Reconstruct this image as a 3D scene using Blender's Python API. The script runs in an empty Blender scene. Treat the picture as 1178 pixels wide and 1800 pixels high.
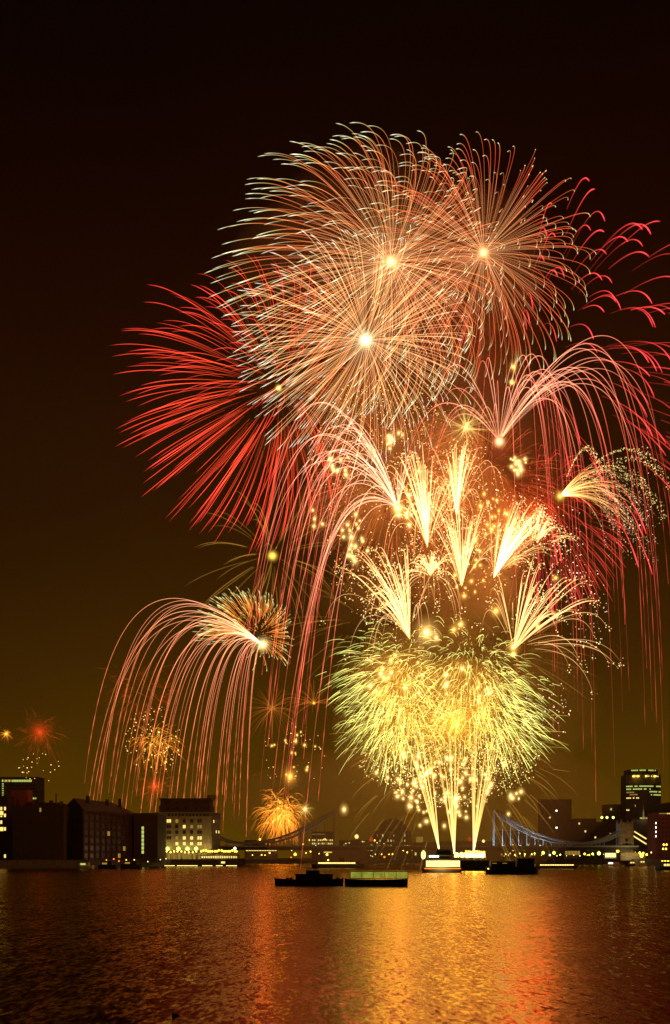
import bpy, math, random
from mathutils import Vector

# ------------------------------------------------------------------ camera, sky, exposure
F, CX, HY, CAMZ = 2600.0, 589.0, 1504.0, 6.0      # focal length and horizon in photograph pixels, eye height in metres
S = bpy.context.scene
C = S.collection
cam = bpy.data.cameras.new('camera')
cam.sensor_fit = 'HORIZONTAL'
cam.sensor_width = 36.0
cam.lens = 36.0 * F / 1178.0
cam.shift_y = (HY - 900.0) / 1178.0
cam.clip_start, cam.clip_end = 0.5, 6000
cam_o = bpy.data.objects.new('camera', cam)
C.objects.link(cam_o)
cam_o.location = (0, 0, CAMZ)
cam_o.rotation_euler = (math.radians(90), 0, 0)
S.camera = cam_o

S.view_settings.view_transform = 'Standard'
S.view_settings.look = 'None'
S.view_settings.exposure = 0.0
S.view_settings.gamma = 1.0
cy = S.cycles
S.render.engine = 'CYCLES'
cy.max_bounces = 6
cy.diffuse_bounces = 1
cy.glossy_bounces = 3
cy.transmission_bounces = 2
cy.volume_bounces = 0
cy.transparent_max_bounces = 160
cy.sample_clamp_indirect = 4.0
cy.sample_clamp_direct = 5.0
cy.caustics_reflective = False
cy.caustics_refractive = False
cy.use_adaptive_sampling = False
cy.use_denoising = True
cy.denoiser = 'OPENIMAGEDENOISE'
cy.denoising_input_passes = 'RGB_ALBEDO_NORMAL'
cy.denoising_prefilter = 'ACCURATE'
cy.use_light_tree = True


def lin(r, g, b, k=1.0):
    f = lambda c: (c / 255.0 / 12.92) if c <= 10 else ((c / 255.0 + 0.055) / 1.055) ** 2.4
    return (f(r) * k, f(g) * k, f(b) * k)


W = bpy.data.worlds.new('World')
S.world = W
W.use_nodes = True
nt = W.node_tree
nt.nodes.clear()
wo = nt.nodes.new('ShaderNodeOutputWorld')
bg = nt.nodes.new('ShaderNodeBackground')
tc = nt.nodes.new('ShaderNodeTexCoord')
sx = nt.nodes.new('ShaderNodeSeparateXYZ')
rp = nt.nodes.new('ShaderNodeValToRGB')
nz = nt.nodes.new('ShaderNodeTexNoise')
nz.inputs['Scale'].default_value = 3.2
nz.inputs['Detail'].default_value = 4.0
ml = nt.nodes.new('ShaderNodeMath'); ml.operation = 'MULTIPLY_ADD'
ml.inputs[1].default_value = 0.11
nt.links.new(tc.outputs['Generated'], sx.inputs[0])
nt.links.new(tc.outputs['Generated'], nz.inputs['Vector'])
nt.links.new(nz.outputs['Fac'], ml.inputs[0])
nt.links.new(sx.outputs['Z'], ml.inputs[2])
sub = nt.nodes.new('ShaderNodeMath'); sub.operation = 'SUBTRACT'; sub.inputs[1].default_value = 0.055
nt.links.new(ml.outputs[0], sub.inputs[0])
nt.links.new(sub.outputs[0], rp.inputs[0])
SKY = [(0.0, lin(86, 60, 3)), (0.06, lin(76, 50, 2)), (0.13, lin(58, 34, 2)), (0.22, lin(38, 17, 1)), (0.32, lin(27, 7, 1)), (0.41, lin(13, 1, 0)), (0.48, lin(3, 0, 0)), (0.56, lin(0, 0, 0))]
els = rp.color_ramp.elements
while len(els) < len(SKY):
    els.new(0.5)
for e, (p, c) in zip(els, SKY):
    e.position = p
    e.color = (*c, 1)
nt.links.new(rp.outputs[0], bg.inputs[0])
bg.inputs[1].default_value = 1.0
nt.links.new(bg.outputs[0], wo.inputs[0])

rnd = random.Random(20)
R_, U_ = rnd.random, rnd.uniform


def P(x, y, d):
    """photograph pixel + real distance in metres -> world point"""
    return Vector(((x - CX) / F * d, d, CAMZ - (y - HY) / F * d))


def wx(x, d):
    return (x - CX) / F * d


def wz(y, d):
    return CAMZ - (y - HY) / F * d


# ------------------------------------------------------------------ materials
def new_mat(name):
    m = bpy.data.materials.new(name)
    m.use_nodes = True
    m.node_tree.nodes.clear()
    o = m.node_tree.nodes.new('ShaderNodeOutputMaterial')
    return m, m.node_tree, o


def mat_spark():
    m, t, o = new_mat('burning_sparks')
    a = t.nodes.new('ShaderNodeAttribute'); a.attribute_name = 'glow'
    e = t.nodes.new('ShaderNodeEmission')
    tr = t.nodes.new('ShaderNodeBsdfTransparent')
    ad = t.nodes.new('ShaderNodeAddShader')
    t.links.new(a.outputs['Color'], e.inputs[0])
    t.links.new(e.outputs[0], ad.inputs[0])
    t.links.new(tr.outputs[0], ad.inputs[1])
    t.links.new(ad.outputs[0], o.inputs[0])
    m.cycles.emission_sampling = 'NONE'
    return m


def mat_lamp(name, rgb, k, vary=0.25):
    m, t, o = new_mat(name)
    e = t.nodes.new('ShaderNodeEmission')
    n = t.nodes.new('ShaderNodeTexNoise'); n.inputs['Scale'].default_value = 0.9
    tcn = t.nodes.new('ShaderNodeTexCoord')
    t.links.new(tcn.outputs['Object'], n.inputs['Vector'])
    mr = t.nodes.new('ShaderNodeMapRange')
    mr.inputs[3].default_value = k * (1 - vary); mr.inputs[4].default_value = k * (1 + vary)
    t.links.new(n.outputs['Fac'], mr.inputs[0])
    t.links.new(mr.outputs[0], e.inputs[1])
    e.inputs[0].default_value = (*lin(*rgb), 1)
    t.links.new(e.outputs[0], o.inputs[0])
    m.cycles.emission_sampling = 'NONE'
    return m


def mat_solid(name, c1, c2, rough=0.8, scale=0.6, spec=0.3, metal=0.0, brick=False):
    m, t, o = new_mat(name)
    b = t.nodes.new('ShaderNodeBsdfPrincipled')
    n = t.nodes.new('ShaderNodeTexNoise'); n.inputs['Scale'].default_value = scale; n.inputs['Detail'].default_value = 6
    tcn = t.nodes.new('ShaderNodeTexCoord')
    r = t.nodes.new('ShaderNodeValToRGB')
    r.color_ramp.elements[0].position = 0.3; r.color_ramp.elements[0].color = (*c1, 1)
    r.color_ramp.elements[1].position = 0.7; r.color_ramp.elements[1].color = (*c2, 1)
    t.links.new(tcn.outputs['Object'], n.inputs['Vector'])
    t.links.new(n.outputs['Fac'], r.inputs[0])
    if brick:
        w = t.nodes.new('ShaderNodeTexBrick')
        w.inputs['Scale'].default_value = 1.6
        w.inputs['Mortar'].default_value = (c2[0] * 1.3, c2[1] * 1.3, c2[2] * 1.3, 1)
        mp = t.nodes.new('ShaderNodeMapping'); mp.inputs['Rotation'].default_value = (math.radians(90), 0, 0)
        t.links.new(tcn.outputs['Object'], mp.inputs[0]); t.links.new(mp.outputs[0], w.inputs[0])
        t.links.new(r.outputs[0], w.inputs['Color1']); w.inputs['Color2'].default_value = (*c1, 1)
        t.links.new(w.outputs[0], b.inputs['Base Color'])
    else:
        t.links.new(r.outputs[0], b.inputs['Base Color'])
    b.inputs['Roughness'].default_value = rough
    b.inputs['Specular IOR Level'].default_value = spec
    b.inputs['Metallic'].default_value = metal
    t.links.new(b.outputs[0], o.inputs[0])
    return m


def mat_water():
    m, t, o = new_mat('river_water')
    # silty tidal water: a dark peaty body; warm glow of reflections put into gloss colour
    df = t.nodes.new('ShaderNodeBsdfDiffuse'); df.inputs['Color'].default_value = (0.016, 0.009, 0.005, 1)
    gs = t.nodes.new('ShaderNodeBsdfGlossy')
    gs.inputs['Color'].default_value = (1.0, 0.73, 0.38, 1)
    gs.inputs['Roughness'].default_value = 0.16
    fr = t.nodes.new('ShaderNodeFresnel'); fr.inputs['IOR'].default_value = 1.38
    b = t.nodes.new('ShaderNodeMixShader')
    t.links.new(fr.outputs[0], b.inputs[0]); t.links.new(df.outputs[0], b.inputs[1]); t.links.new(gs.outputs[0], b.inputs[2])
    g = t.nodes.new('ShaderNodeNewGeometry')
    last = None
    # wave slopes: three sizes of short crested chop, steeper along the stream than across it
    for sx_, sy_, ax, ay in ((5.0, 1.1, 0.14, 0.36), (1.8, 0.36, 0.08, 0.17), (0.4, 0.06, 0.04, 0.07)):
        mp = t.nodes.new('ShaderNodeMapping')
        mp.inputs['Scale'].default_value = (sx_, sy_, 1)
        n = t.nodes.new('ShaderNodeTexNoise')
        n.inputs['Scale'].default_value = 1.0; n.inputs['Detail'].default_value = 1.5
        t.links.new(g.outputs['Position'], mp.inputs[0]); t.links.new(mp.outputs[0], n.inputs['Vector'])
        v = t.nodes.new('ShaderNodeVectorMath'); v.operation = 'MULTIPLY_ADD'
        v.inputs[1].default_value = (ax, ay, 0)
        v.inputs[2].default_value = (-ax / 2, -ay / 2, 0)
        t.links.new(n.outputs['Color'], v.inputs[0])
        if last:
            ad = t.nodes.new('ShaderNodeVectorMath'); ad.operation = 'ADD'
            t.links.new(last.outputs[0], ad.inputs[0]); t.links.new(v.outputs[0], ad.inputs[1])
            last = ad
        else:
            last = v
    up = t.nodes.new('ShaderNodeVectorMath'); up.operation = 'ADD'
    up.inputs[1].default_value = (0, -0.05, 1)
    t.links.new(last.outputs[0], up.inputs[0])
    nm = t.nodes.new('ShaderNodeVectorMath'); nm.operation = 'NORMALIZE'
    t.links.new(up.outputs[0], nm.inputs[0])
    t.links.new(nm.outputs[0], gs.inputs['Normal']); t.links.new(nm.outputs[0], fr.inputs['Normal'])
    t.links.new(b.outputs[0], o.inputs[0])
    return m


SPARK = mat_spark()
M = dict(
    brick=mat_solid('dark_brick', (0.05, 0.02, 0.014), (0.09, 0.04, 0.026), brick=True),
    redbrick=mat_solid('red_brick', (0.16, 0.035, 0.022), (0.24, 0.06, 0.04), brick=True),
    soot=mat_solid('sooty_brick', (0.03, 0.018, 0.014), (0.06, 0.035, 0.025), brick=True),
    stone=mat_solid('portland_stone', (0.20, 0.17, 0.12), (0.30, 0.26, 0.19), scale=0.4),
    gothic=mat_solid('weathered_stone', (0.16, 0.13, 0.09), (0.30, 0.26, 0.19), scale=0.5),
    slate=mat_solid('slate_roof', (0.03, 0.026, 0.026), (0.06, 0.05, 0.05), rough=0.6),
    conc=mat_solid('grey_concrete', (0.12, 0.11, 0.10), (0.20, 0.18, 0.16)),
    quay=mat_solid('wet_quay_stone', (0.03, 0.025, 0.02), (0.07, 0.06, 0.05), rough=0.6),
    ground=mat_solid('paved_ground', (0.05, 0.05, 0.048), (0.09, 0.085, 0.08), scale=0.15),
    steel=mat_solid('blue_painted_steel', (0.17, 0.23, 0.26), (0.25, 0.31, 0.34), rough=0.5, scale=2),
    dark=mat_solid('dark_paint', (0.012, 0.012, 0.012), (0.03, 0.028, 0.026), rough=0.5, scale=2),
    hull=mat_solid('tarred_hull', (0.010, 0.009, 0.008), (0.028, 0.022, 0.018), rough=0.45, scale=1.2),
    white=mat_solid('white_boat_paint', (0.55, 0.54, 0.50), (0.72, 0.70, 0.66), rough=0.45, scale=1.0),
    redp=mat_solid('red_paint', (0.35, 0.03, 0.02), (0.45, 0.05, 0.03), rough=0.5),
    glass=mat_solid('dark_glass', (0.008, 0.008, 0.009), (0.02, 0.02, 0.02), rough=0.3, spec=0.4),
    leaf=mat_solid('leaves', (0.018, 0.035, 0.012), (0.05, 0.08, 0.025), rough=0.6, scale=1.5),
    bark=mat_solid('bark', (0.03, 0.022, 0.016), (0.06, 0.045, 0.03), scale=3),
    wood=mat_solid('wet_wood', (0.02, 0.015, 0.01), (0.05, 0.035, 0.025), scale=5),
    lit=mat_lamp('warm_lit_window', (255, 222, 120), 1.3),
    litdim=mat_lamp('dim_lit_window', (200, 160, 70), 0.55),
    litgreen=mat_lamp('fluorescent_window', (215, 235, 120), 0.8),
    litcream=mat_lamp('cream_deck_light', (255, 226, 130), 2.2),
    litwhite=mat_lamp('white_lamp', (235, 245, 225), 4.0),
    lityel=mat_lamp('sodium_lamp', (255, 205, 70), 5.0),
    litgrn=mat_lamp('greenish_lamp', (225, 255, 110), 4.0),
    litora=mat_lamp('orange_lamp', (255, 120, 30), 3.0),
    litred=mat_lamp('red_lamp', (200, 50, 20), 0.9),
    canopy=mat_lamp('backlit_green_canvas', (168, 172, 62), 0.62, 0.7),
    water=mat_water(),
)


# ------------------------------------------------------------------ mesh helpers
class MB:
    def __init__(self):
        self.v, self.f, self.c = [], [], []

    def add(self, vs, fs, cols=None):
        n = len(self.v)
        self.v += [tuple(v) for v in vs]
        self.f += [tuple(i + n for i in f) for f in fs]
        if cols:
            self.c += cols
        return self

    def box(self, x0, x1, y0, y1, z0, z1):
        vs = [(x, y, z) for z in (z0, z1) for x, y in ((x0, y0), (x1, y0), (x1, y1), (x0, y1))]
        return self.add(vs, [(3, 2, 1, 0), (4, 5, 6, 7), (0, 1, 5, 4), (1, 2, 6, 5), (2, 3, 7, 6), (3, 0, 4, 7)])

    def prism(self, poly, z0, z1, top=None):
        """footprint polygon extruded up; top = another footprint for a tapered solid"""
        n = len(poly)
        top = top or poly
        vs = [(x, y, z0) for x, y in poly] + [(x, y, z1) for x, y in top]
        fs = [tuple(range(n - 1, -1, -1)), tuple(range(n, 2 * n))]
        fs += [(i, (i + 1) % n, n + (i + 1) % n, n + i) for i in range(n)]
        return self.add(vs, fs)

    def bar(self, a, b, r, sides=6, r2=None):
        a, b = Vector(a), Vector(b)
        t = (b - a)
        if t.length < 1e-6:
            return self
        t.normalize()
        s = t.cross(Vector((0, 0, 1)))
        if s.length < 1e-3:
            s = Vector((1, 0, 0))
        s.normalize()
        u = s.cross(t)
        r2 = r if r2 is None else r2
        vs = []
        for p, q in ((a, r), (b, r2)):
            for i in range(sides):
                w = 2 * math.pi * (i + 0.5) / sides
                vs.append(p + s * (q * math.cos(w)) + u * (q * math.sin(w)))
        fs = [(i, (i + 1) % sides, sides + (i + 1) % sides, sides + i) for i in range(sides)]
        fs += [tuple(range(sides - 1, -1, -1)), tuple(range(sides, 2 * sides))]
        return self.add(vs, fs)

    def ball(self, c, r, seg=10, rings=6, col=None, squash=1.0):
        c = Vector(c)
        vs = [c + Vector((0, 0, -r * squash))]
        for j in range(1, rings):
            ph = -math.pi / 2 + math.pi * j / rings
            for i in range(seg):
                a = 2 * math.pi * i / seg
                vs.append(c + Vector((r * math.cos(ph) * math.cos(a), r * math.cos(ph) * math.sin(a), r * squash * math.sin(ph))))
        vs.append(c + Vector((0, 0, r * squash)))
        fs = [(0, 1 + (i + 1) % seg, 1 + i) for i in range(seg)]
        for j in range(rings - 2):
            o = 1 + j * seg
            fs += [(o + i, o + (i + 1) % seg, o + seg + (i + 1) % seg, o + seg + i) for i in range(seg)]
        o = 1 + (rings - 2) * seg
        fs += [(o + i, o + (i + 1) % seg, len(vs) - 1) for i in range(seg)]
        return self.add(vs, fs, [col] * len(vs) if col else None)

    def tube(self, pts, rad, cols, sides=3):
        n = len(pts)
        vs, cs = [], []
        for i, p in enumerate(pts):
            t = pts[min(i + 1, n - 1)] - pts[max(i - 1, 0)]
            s = t.cross(Vector((0.05, 1, 0.02)))
            if s.length < 1e-6:
                s = Vector((1, 0, 0))
            s.normalize()
            u = s.cross(t)
            if u.length > 1e-9:
                u.normalize()
            for k in range(sides):
                w = 2 * math.pi * k / sides
                vs.append(p + s * (rad[i] * math.cos(w)) + u * (rad[i] * math.sin(w)))
                cs.append(cols[i])
        fs = []
        for i in range(n - 1):
            for k in range(sides):
                a, b = i * sides + k, i * sides + (k + 1) % sides
                fs.append((a, b, b + sides, a + sides))
        return self.add(vs, fs, cs)

    def speck(self, c, r, col):
        c = Vector(c)
        vs = [c + Vector(d) * r for d in ((1, 1, 1), (-1, -1, 1), (-1, 1, -1), (1, -1, -1))]
        return self.add(vs, [(0, 1, 2), (0, 3, 1), (0, 2, 3), (1, 3, 2)], [col] * 4)

    def mesh(self, name, mat, smooth=False):
        me = bpy.data.meshes.new(name)
        me.from_pydata(self.v, [], self.f)
        me.materials.append(mat)
        if self.c:
            at = me.attributes.new('glow', 'FLOAT_COLOR', 'POINT')
            at.data.foreach_set('color', [x for c in self.c for x in (c[0], c[1], c[2], 1.0)])
        if smooth:
            me.polygons.foreach_set('use_smooth', [True] * len(me.polygons))
        me.update()
        return me

    def build(self, name, mat, parent=None, smooth=False, loc=None):
        if loc is not None:
            l = Vector(loc)
            self.v = [tuple(Vector(v) - l) for v in self.v]
        o = bpy.data.objects.new(name, self.mesh(name, mat, smooth))
        C.objects.link(o)
        if parent is not None:
            o.parent = parent
            if loc is not None:
                o.location = l - parent.location
        elif loc is not None:
            o.location = l
        return o


def thing(name, label, cat, loc=(0, 0, 0), group=None):
    o = bpy.data.objects.new(name, None)
    o.empty_display_size = 1
    C.objects.link(o)
    o.location = loc
    return tag(o, label, cat, group)


def tag(o, label, cat, group=None, kind=None):
    if label:
        o['label'] = label
    if cat:
        o['category'] = cat
    if group:
        o['group'] = group
    if kind:
        o['kind'] = kind
    return o


def copy_tree(o, loc, label=None, group=None):
    r = o.copy()
    C.objects.link(r)
    r.location = loc
    if label:
        r['label'] = label
    if group:
        r['group'] = group
    for ch in list(o.children):
        c = ch.copy(); C.objects.link(c); c.parent = r
        for g in list(ch.children):
            d = g.copy(); C.objects.link(d); d.parent = c
    return r


def part(mb, name, mat, t, smooth=False):
    """world-space geometry becomes a child of thing t (no rotation on t)"""
    l = Vector(t.location)
    if t.parent is not None:
        l = l + Vector(t.parent.location)
    mb.v = [tuple(Vector(v) - l) for v in mb.v]
    o = bpy.data.objects.new(name, mb.mesh(name, mat, smooth))
    C.objects.link(o)
    o.parent = t
    return o


def lamp_light(t, loc, watts, rgb, radius=0.0):
    l = bpy.data.lights.new('glow_light', 'POINT')
    l.energy = watts
    m = max(rgb)
    l.color = tuple(c / m for c in rgb)
    l.shadow_soft_size = radius
    o = bpy.data.objects.new('glow_light', l)
    C.objects.link(o)
    o.parent = t
    o.location = Vector(loc) - Vector(t.location)
    return o




# ------------------------------------------------------------------ river and land
mb = MB()
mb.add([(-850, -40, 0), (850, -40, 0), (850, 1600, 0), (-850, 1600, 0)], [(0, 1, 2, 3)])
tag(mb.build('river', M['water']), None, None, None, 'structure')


def pd(x, d):
    return (wx(x, d), d)


LBANK = [pd(-260, 640), pd(30, 690), pd(150, 725), pd(240, 790), pd(300, 858), pd(425, 866), pd(428, 905), pd(360, 960), pd(350, 1060)]
RBANK = [pd(830, 1130), pd(1010, 1010), pd(1120, 930), pd(1200, 800), pd(1450, 690)]
mb = MB()
mb.prism(LBANK + [(-800, 1200), (-800, LBANK[0][1])], -1.2, 3.0)
tag(mb.build('ground', M['ground']), None, None, None, 'structure')
mb = MB()
mb.prism([pd(350, 1060), pd(420, 1120)] + RBANK + [(800, RBANK[-1][1]), (800, 1600), (-800, 1600), (-800, 1200.01)], -1.2, 3.004)
tag(mb.build('ground', M['ground']), None, None, None, 'structure')


def wall_line(pts, z0, z1, th, name, label):
    mb = MB()
    for a, b in zip(pts, pts[1:]):
        a, b = Vector((*a, 0)), Vector((*b, 0))
        n = (b - a).normalized().cross(Vector((0, 0, 1))) * th
        mb.prism([(a.x + n.x, a.y + n.y), (b.x + n.x, b.y + n.y), (b.x - n.x * .1, b.y - n.y * .1), (a.x - n.x * .1, a.y - n.y * .1)], z0, z1)
    o = mb.build(name, M['quay'], loc=(pts[0][0], pts[0][1], 0))
    return tag(o, label, 'quay wall')


wall_line(LBANK[:7], -1.0, 3.9, 0.7, 'quay_wall', 'long dark stone quay wall under the left warehouses and the pale hotel')
wall_line(RBANK, -1.0, 3.9, 0.7, 'quay_wall', 'dark stone quay wall along the right bank below the crenellated tower')


# ------------------------------------------------------------------ buildings
def oriented(mb, A, B, u0, u1, z0, z1, proud, back=0.15):
    """box lying along the wall line A->B, u in metres from A, standing proud of it"""
    A, B = Vector((*A, 0)), Vector((*B, 0))
    t = (B - A).normalized()
    n = Vector((t.y, -t.x, 0))
    p = [A + t * u0 + n * proud, A + t * u1 + n * proud, A + t * u1 - n * back, A + t * u0 - n * back]
    return mb.prism([(q.x, q.y) for q in p], z0, z1)


def windows(t, A, B, z0, z1, cols, rows, wfrac=0.45, hfrac=0.55, mats=None, pick=None, skip=0.0, name='window'):
    L = (Vector(B) - Vector(A)).length
    for r in range(rows):
        for c in range(cols):
            if R_() < skip:
                continue
            key = pick(c, r) if pick else 'glass'
            if key is None:
                continue
            u = L * (c + 0.5) / cols
            h = (z1 - z0) / rows
            zc = z1 - h * (r + 0.5)
            w = L / cols * wfrac
            m = MB()
            oriented(m, A, B, u - w / 2, u + w / 2, zc - h * hfrac / 2, zc + h * hfrac / 2, 0.05)
            part(m, name, M[key], t)


def block(name, label, x0, x1, ytop, d, depth, mat, cat='building', z0=2.9, group=None):
    t = thing(name, label, cat, (wx((x0 + x1) / 2, d), d, 3.0), group)
    X0, X1, Z = wx(x0, d), wx(x1, d), wz(ytop, d)
    m = MB(); m.box(X0, X1, d, d + depth, z0, Z)
    part(m, 'wall', M[mat], t)
    m = MB(); m.box(X0 - .25, X1 + .25, d - .25, d + depth + .25, Z, Z + 0.5)
    part(m, 'roof', M['slate'], t)
    return t, (X0, d), (X1, d), Z


# far left office slab
t, A, B, Z = block('office_block', 'far olive office slab with a lit top floor behind the left rooftops', -20, 68, 1367, 1250, 25, 'conc')
windows(t, (wx(3, 1250), 1250), (wx(56, 1250), 1250), Z - 4.2, Z - 1.2, 18, 1, 0.8, 0.6, pick=lambda c, r: 'litgreen' if R_() < .85 else 'litdim')
windows(t, (wx(2, 1250), 1250), (wx(8, 1250), 1250), wz(1400, 1250), wz(1376, 1250), 1, 6, 0.5, 0.4, pick=lambda c, r: 'litgreen')
windows(t, (wx(12, 1250), 1250), (wx(66, 1250), 1250), wz(1412, 1250), wz(1378, 1250), 12, 6, 0.7, 0.5, pick=lambda c, r: 'litgreen' if (r == 4 and c > 9) else 'glass')
# red brick block with a stepped top
d = 760
t, A, B, Z = block('brick_block', 'dark red brick block with a raised stair tower behind the black warehouse', 14, 52, 1424, d, 22, 'redbrick')
m = MB(); m.box(wx(18, d), wx(48, d), d + 1, d + 14, Z + .5, wz(1389, d)); part(m, 'stair_tower', M['redbrick'], t)
m = MB(); m.box(wx(20, d), wx(46, d), d + 1.5, d + 13.5, wz(1389, d), wz(1386.5, d)); part(m, 'roof', M['slate'], t)
windows(t, A, B, 3.5, Z - 1, 5, 7, 0.4, 0.5)
# flats at the left edge
d = 745
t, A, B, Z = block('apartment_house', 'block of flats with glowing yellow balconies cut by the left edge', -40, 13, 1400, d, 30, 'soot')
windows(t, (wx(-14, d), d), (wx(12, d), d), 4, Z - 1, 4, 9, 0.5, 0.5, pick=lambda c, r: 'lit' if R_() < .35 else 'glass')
for yy in (1430, 1458):
    m = MB(); m.box(wx(-8, d), wx(6.5, d), d - 1.6, d, wz(yy + 4, d), wz(yy + 3, d)); b_ = part(m, 'balcony', M['conc'], t)
    m = MB(); m.box(wx(-8, d), wx(6, d), d - .3, d - .05, wz(yy + 3, d), wz(yy - 4, d)); part(m, 'lit_window', M['lit'], t)
# black warehouse
d = 722
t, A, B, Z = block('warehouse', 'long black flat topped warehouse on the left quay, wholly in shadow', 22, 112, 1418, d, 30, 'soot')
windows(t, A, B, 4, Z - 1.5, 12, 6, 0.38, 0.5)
m = MB(); m.box(wx(40, d), wx(100, d), d + 6, d + 24, Z + .5, Z + 2.2); part(m, 'roof_parapet', M['soot'], t)
m = MB(); m.box(wx(71, d) - .4, wx(71, d) + .4, d - .2, d, Z - 2.6, Z - 0.6); part(m, 'lit_window', M['litdim'], t)

for xx, w_, h_ in ((30, .6, 3), (52, .9, 2), (64, .5, 4.2), (88, .8, 2.6), (97, .25, 6), (106, .7, 2.2)):
    m = MB(); m.box(wx(xx, d) - w_, wx(xx, d) + w_, d + 2, d + 2 + w_ * 2, Z + .5, Z + .5 + h_); part(m, 'chimney' if w_ > .3 else 'aerial', M['soot'], t)

# gabled warehouse, seen on its corner
c0, cl, cr = pd(146, 724), pd(106, 752), pd(240, 812)
cb = (cl[0] + cr[0] - c0[0], cl[1] + cr[1] - c0[1])
t = thing('gabled_warehouse', 'big dark warehouse with hipped slate roof and reddish pilastered front on the left quay', 'building', (c0[0], c0[1], 3))
ze, zr = wz(1423, 735), wz(1402, 735)
m = MB(); m.prism([c0, cr, cb, cl], 2.9, ze); part(m, 'wall', M['brick'], t)
def mid(a, b, f=.5): return (a[0] + (b[0] - a[0]) * f, a[1] + (b[1] - a[1]) * f)
r1, r2 = mid(mid(c0, cl), mid(cr, cb), 0.04), mid(mid(c0, cl), mid(cr, cb), 0.72)
m = MB()
m.add([(*c0, ze), (*cr, ze), (*cb, ze), (*cl, ze), (*r1, zr), (*r2, zr)], [(0, 1, 5, 4), (1, 2, 5), (2, 3, 4, 5), (3, 0, 4), (3, 2, 1, 0)])
part(m, 'roof', M['slate'], t)
for f_, h_ in ((.2, 4.5), (.55, 3.8), (.8, 5)):
    q_ = mid(mid(c0, cr, f_), mid(cl, cb, f_), .3)
    m = MB(); m.box(q_[0] - .8, q_[0] + .8, q_[1] - .8, q_[1] + .8, ze + 1, zr + h_ - 3); part(m, 'chimney', M['soot'], t)
m = MB(); oriented(m, c0, cr, -.5, (Vector(cr) - Vector(c0)).length + .5, ze - 1.2, ze - .1, .7); part(m, 'cornice', M['brick'], t)
L = (Vector(cr) - Vector(c0)).length
for i in range(11):
    m = MB(); oriented(m, c0, cr, L * i / 10 - .6 if i else .02, L * i / 10 + .6 if i < 10 else L - .02, 3, ze - 1.25, .45); part(m, 'pilaster', M['brick'], t)
windows(t, c0, cr, 4, ze - 2, 10, 6, 0.45, 0.6, pick=lambda c, r: 'litdim' if (c, r) in ((6, 5), (7, 4), (4, 2)) else 'glass')
windows(t, cl, c0, 4, ze - 2, 4, 6, 0.4, 0.55)

d = 800
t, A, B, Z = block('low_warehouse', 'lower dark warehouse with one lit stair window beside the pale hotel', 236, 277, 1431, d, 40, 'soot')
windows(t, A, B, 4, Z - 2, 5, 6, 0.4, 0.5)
for k in range(7):
    m = MB(); m.box(wx(249, d), wx(253, d), d - .06, d + .1, wz(1453 + 7 * k + 5.6, d), wz(1453 + 7 * k, d)); part(m, 'stair_window', M['litgreen'], t)

# pale hotel
d = 872
t = thing('hotel', 'pale stone riverside hotel with lit windows and setback top floors', 'building', (wx(326, d), d, 3))
X0, X1 = wx(276, d), wx(372, d)
zc = wz(1437, d)
m = MB(); m.prism([(X0, d), (X1, d), (wx(387, d + 30), d + 30), (X0 + 2, d + 30)], 2.9, zc); part(m, 'wall', M['stone'], t)
m = MB(); m.prism([(X0 - .8, d - .8), (X1 + .9, d - .8), (wx(387, d + 30) + .9, d + 30.8), (X0 + 1.5, d + 30.8)], zc, zc + .6); part(m, 'cornice', M['stone'], t)
m = MB(); m.prism([(X0, d), (X1, d), (wx(387, d + 30), d + 30), (X0 + 2, d + 30)], zc + .6, zc + 2.5); part(m, 'arcade_wall', M['stone'], t)
m = MB(); m.prism([(X0 - 1, d - 1), (X1 + 1, d - 1), (wx(387, d + 30) + 1, d + 31), (X0 + 1.2, d + 31)], zc + 2.5, zc + 3.1); part(m, 'cornice', M['stone'], t)
X2, X3 = wx(279, d), wx(370, d)
m = MB(); m.box(X2, X3, d + 1.5, d + 28, zc + 3.1, wz(1416, d)); part(m, 'upper_wall', M['brick'], t)
m = MB(); m.box(X2 + .6, X3 - .6, d + 2.5, d + 27, wz(1416, d), wz(1405, d)); part(m, 'upper_wall', M['brick'], t)
m = MB(); m.box(X2 + .1, X3 - .1, d + 2, d + 27.5, wz(1405, d), wz(1403, d)); part(m, 'roof', M['slate'], t)
m = MB(); m.box(wx(360, d), wx(376, d), d + 12, d + 22, wz(1403, d), wz(1396, d)); part(m, 'lift_house', M['conc'], t)
for xx, h_ in ((290, 4), (305, 2), (338, 5.5), (352, 2.5)):
    m = MB(); m.bar((wx(xx, d), d + 14, wz(1403, d)), (wx(xx, d), d + 14, wz(1403, d) + h_), .16, 5); part(m, 'aerial', M['dark'], t)
for yy in (1410.5, 1421):
    zz = wz(yy, d)
    for xx in (294, 311, 327, 343, 360):
        m = MB(); m.box(wx(xx - 3, d), wx(xx + 3, d), d + (1.42 if yy > 1416 else 2.42), d + 2.6, zz - .8, zz + .8); part(m, 'window', M['glass'], t)
for i in range(12):
    xx = 297 + i * 6.2
    m = MB(); m.box(wx(xx - 1.7, d), wx(xx + 1.7, d), d - .05, d + .2, zc + .8, zc + 2.2); part(m, 'arcade_opening', M['glass'], t)
LIT = [('lit', 'litdim', 'glass', 'glass', 'glass'), ('glass', 'glass', 'lit', 'litdim', 'litdim'), ('glass',) * 5, ('glass', 'litdim', 'lit', 'lit', 'lit'), ('litdim', 'lit', 'lit', 'lit', 'lit')]
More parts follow.
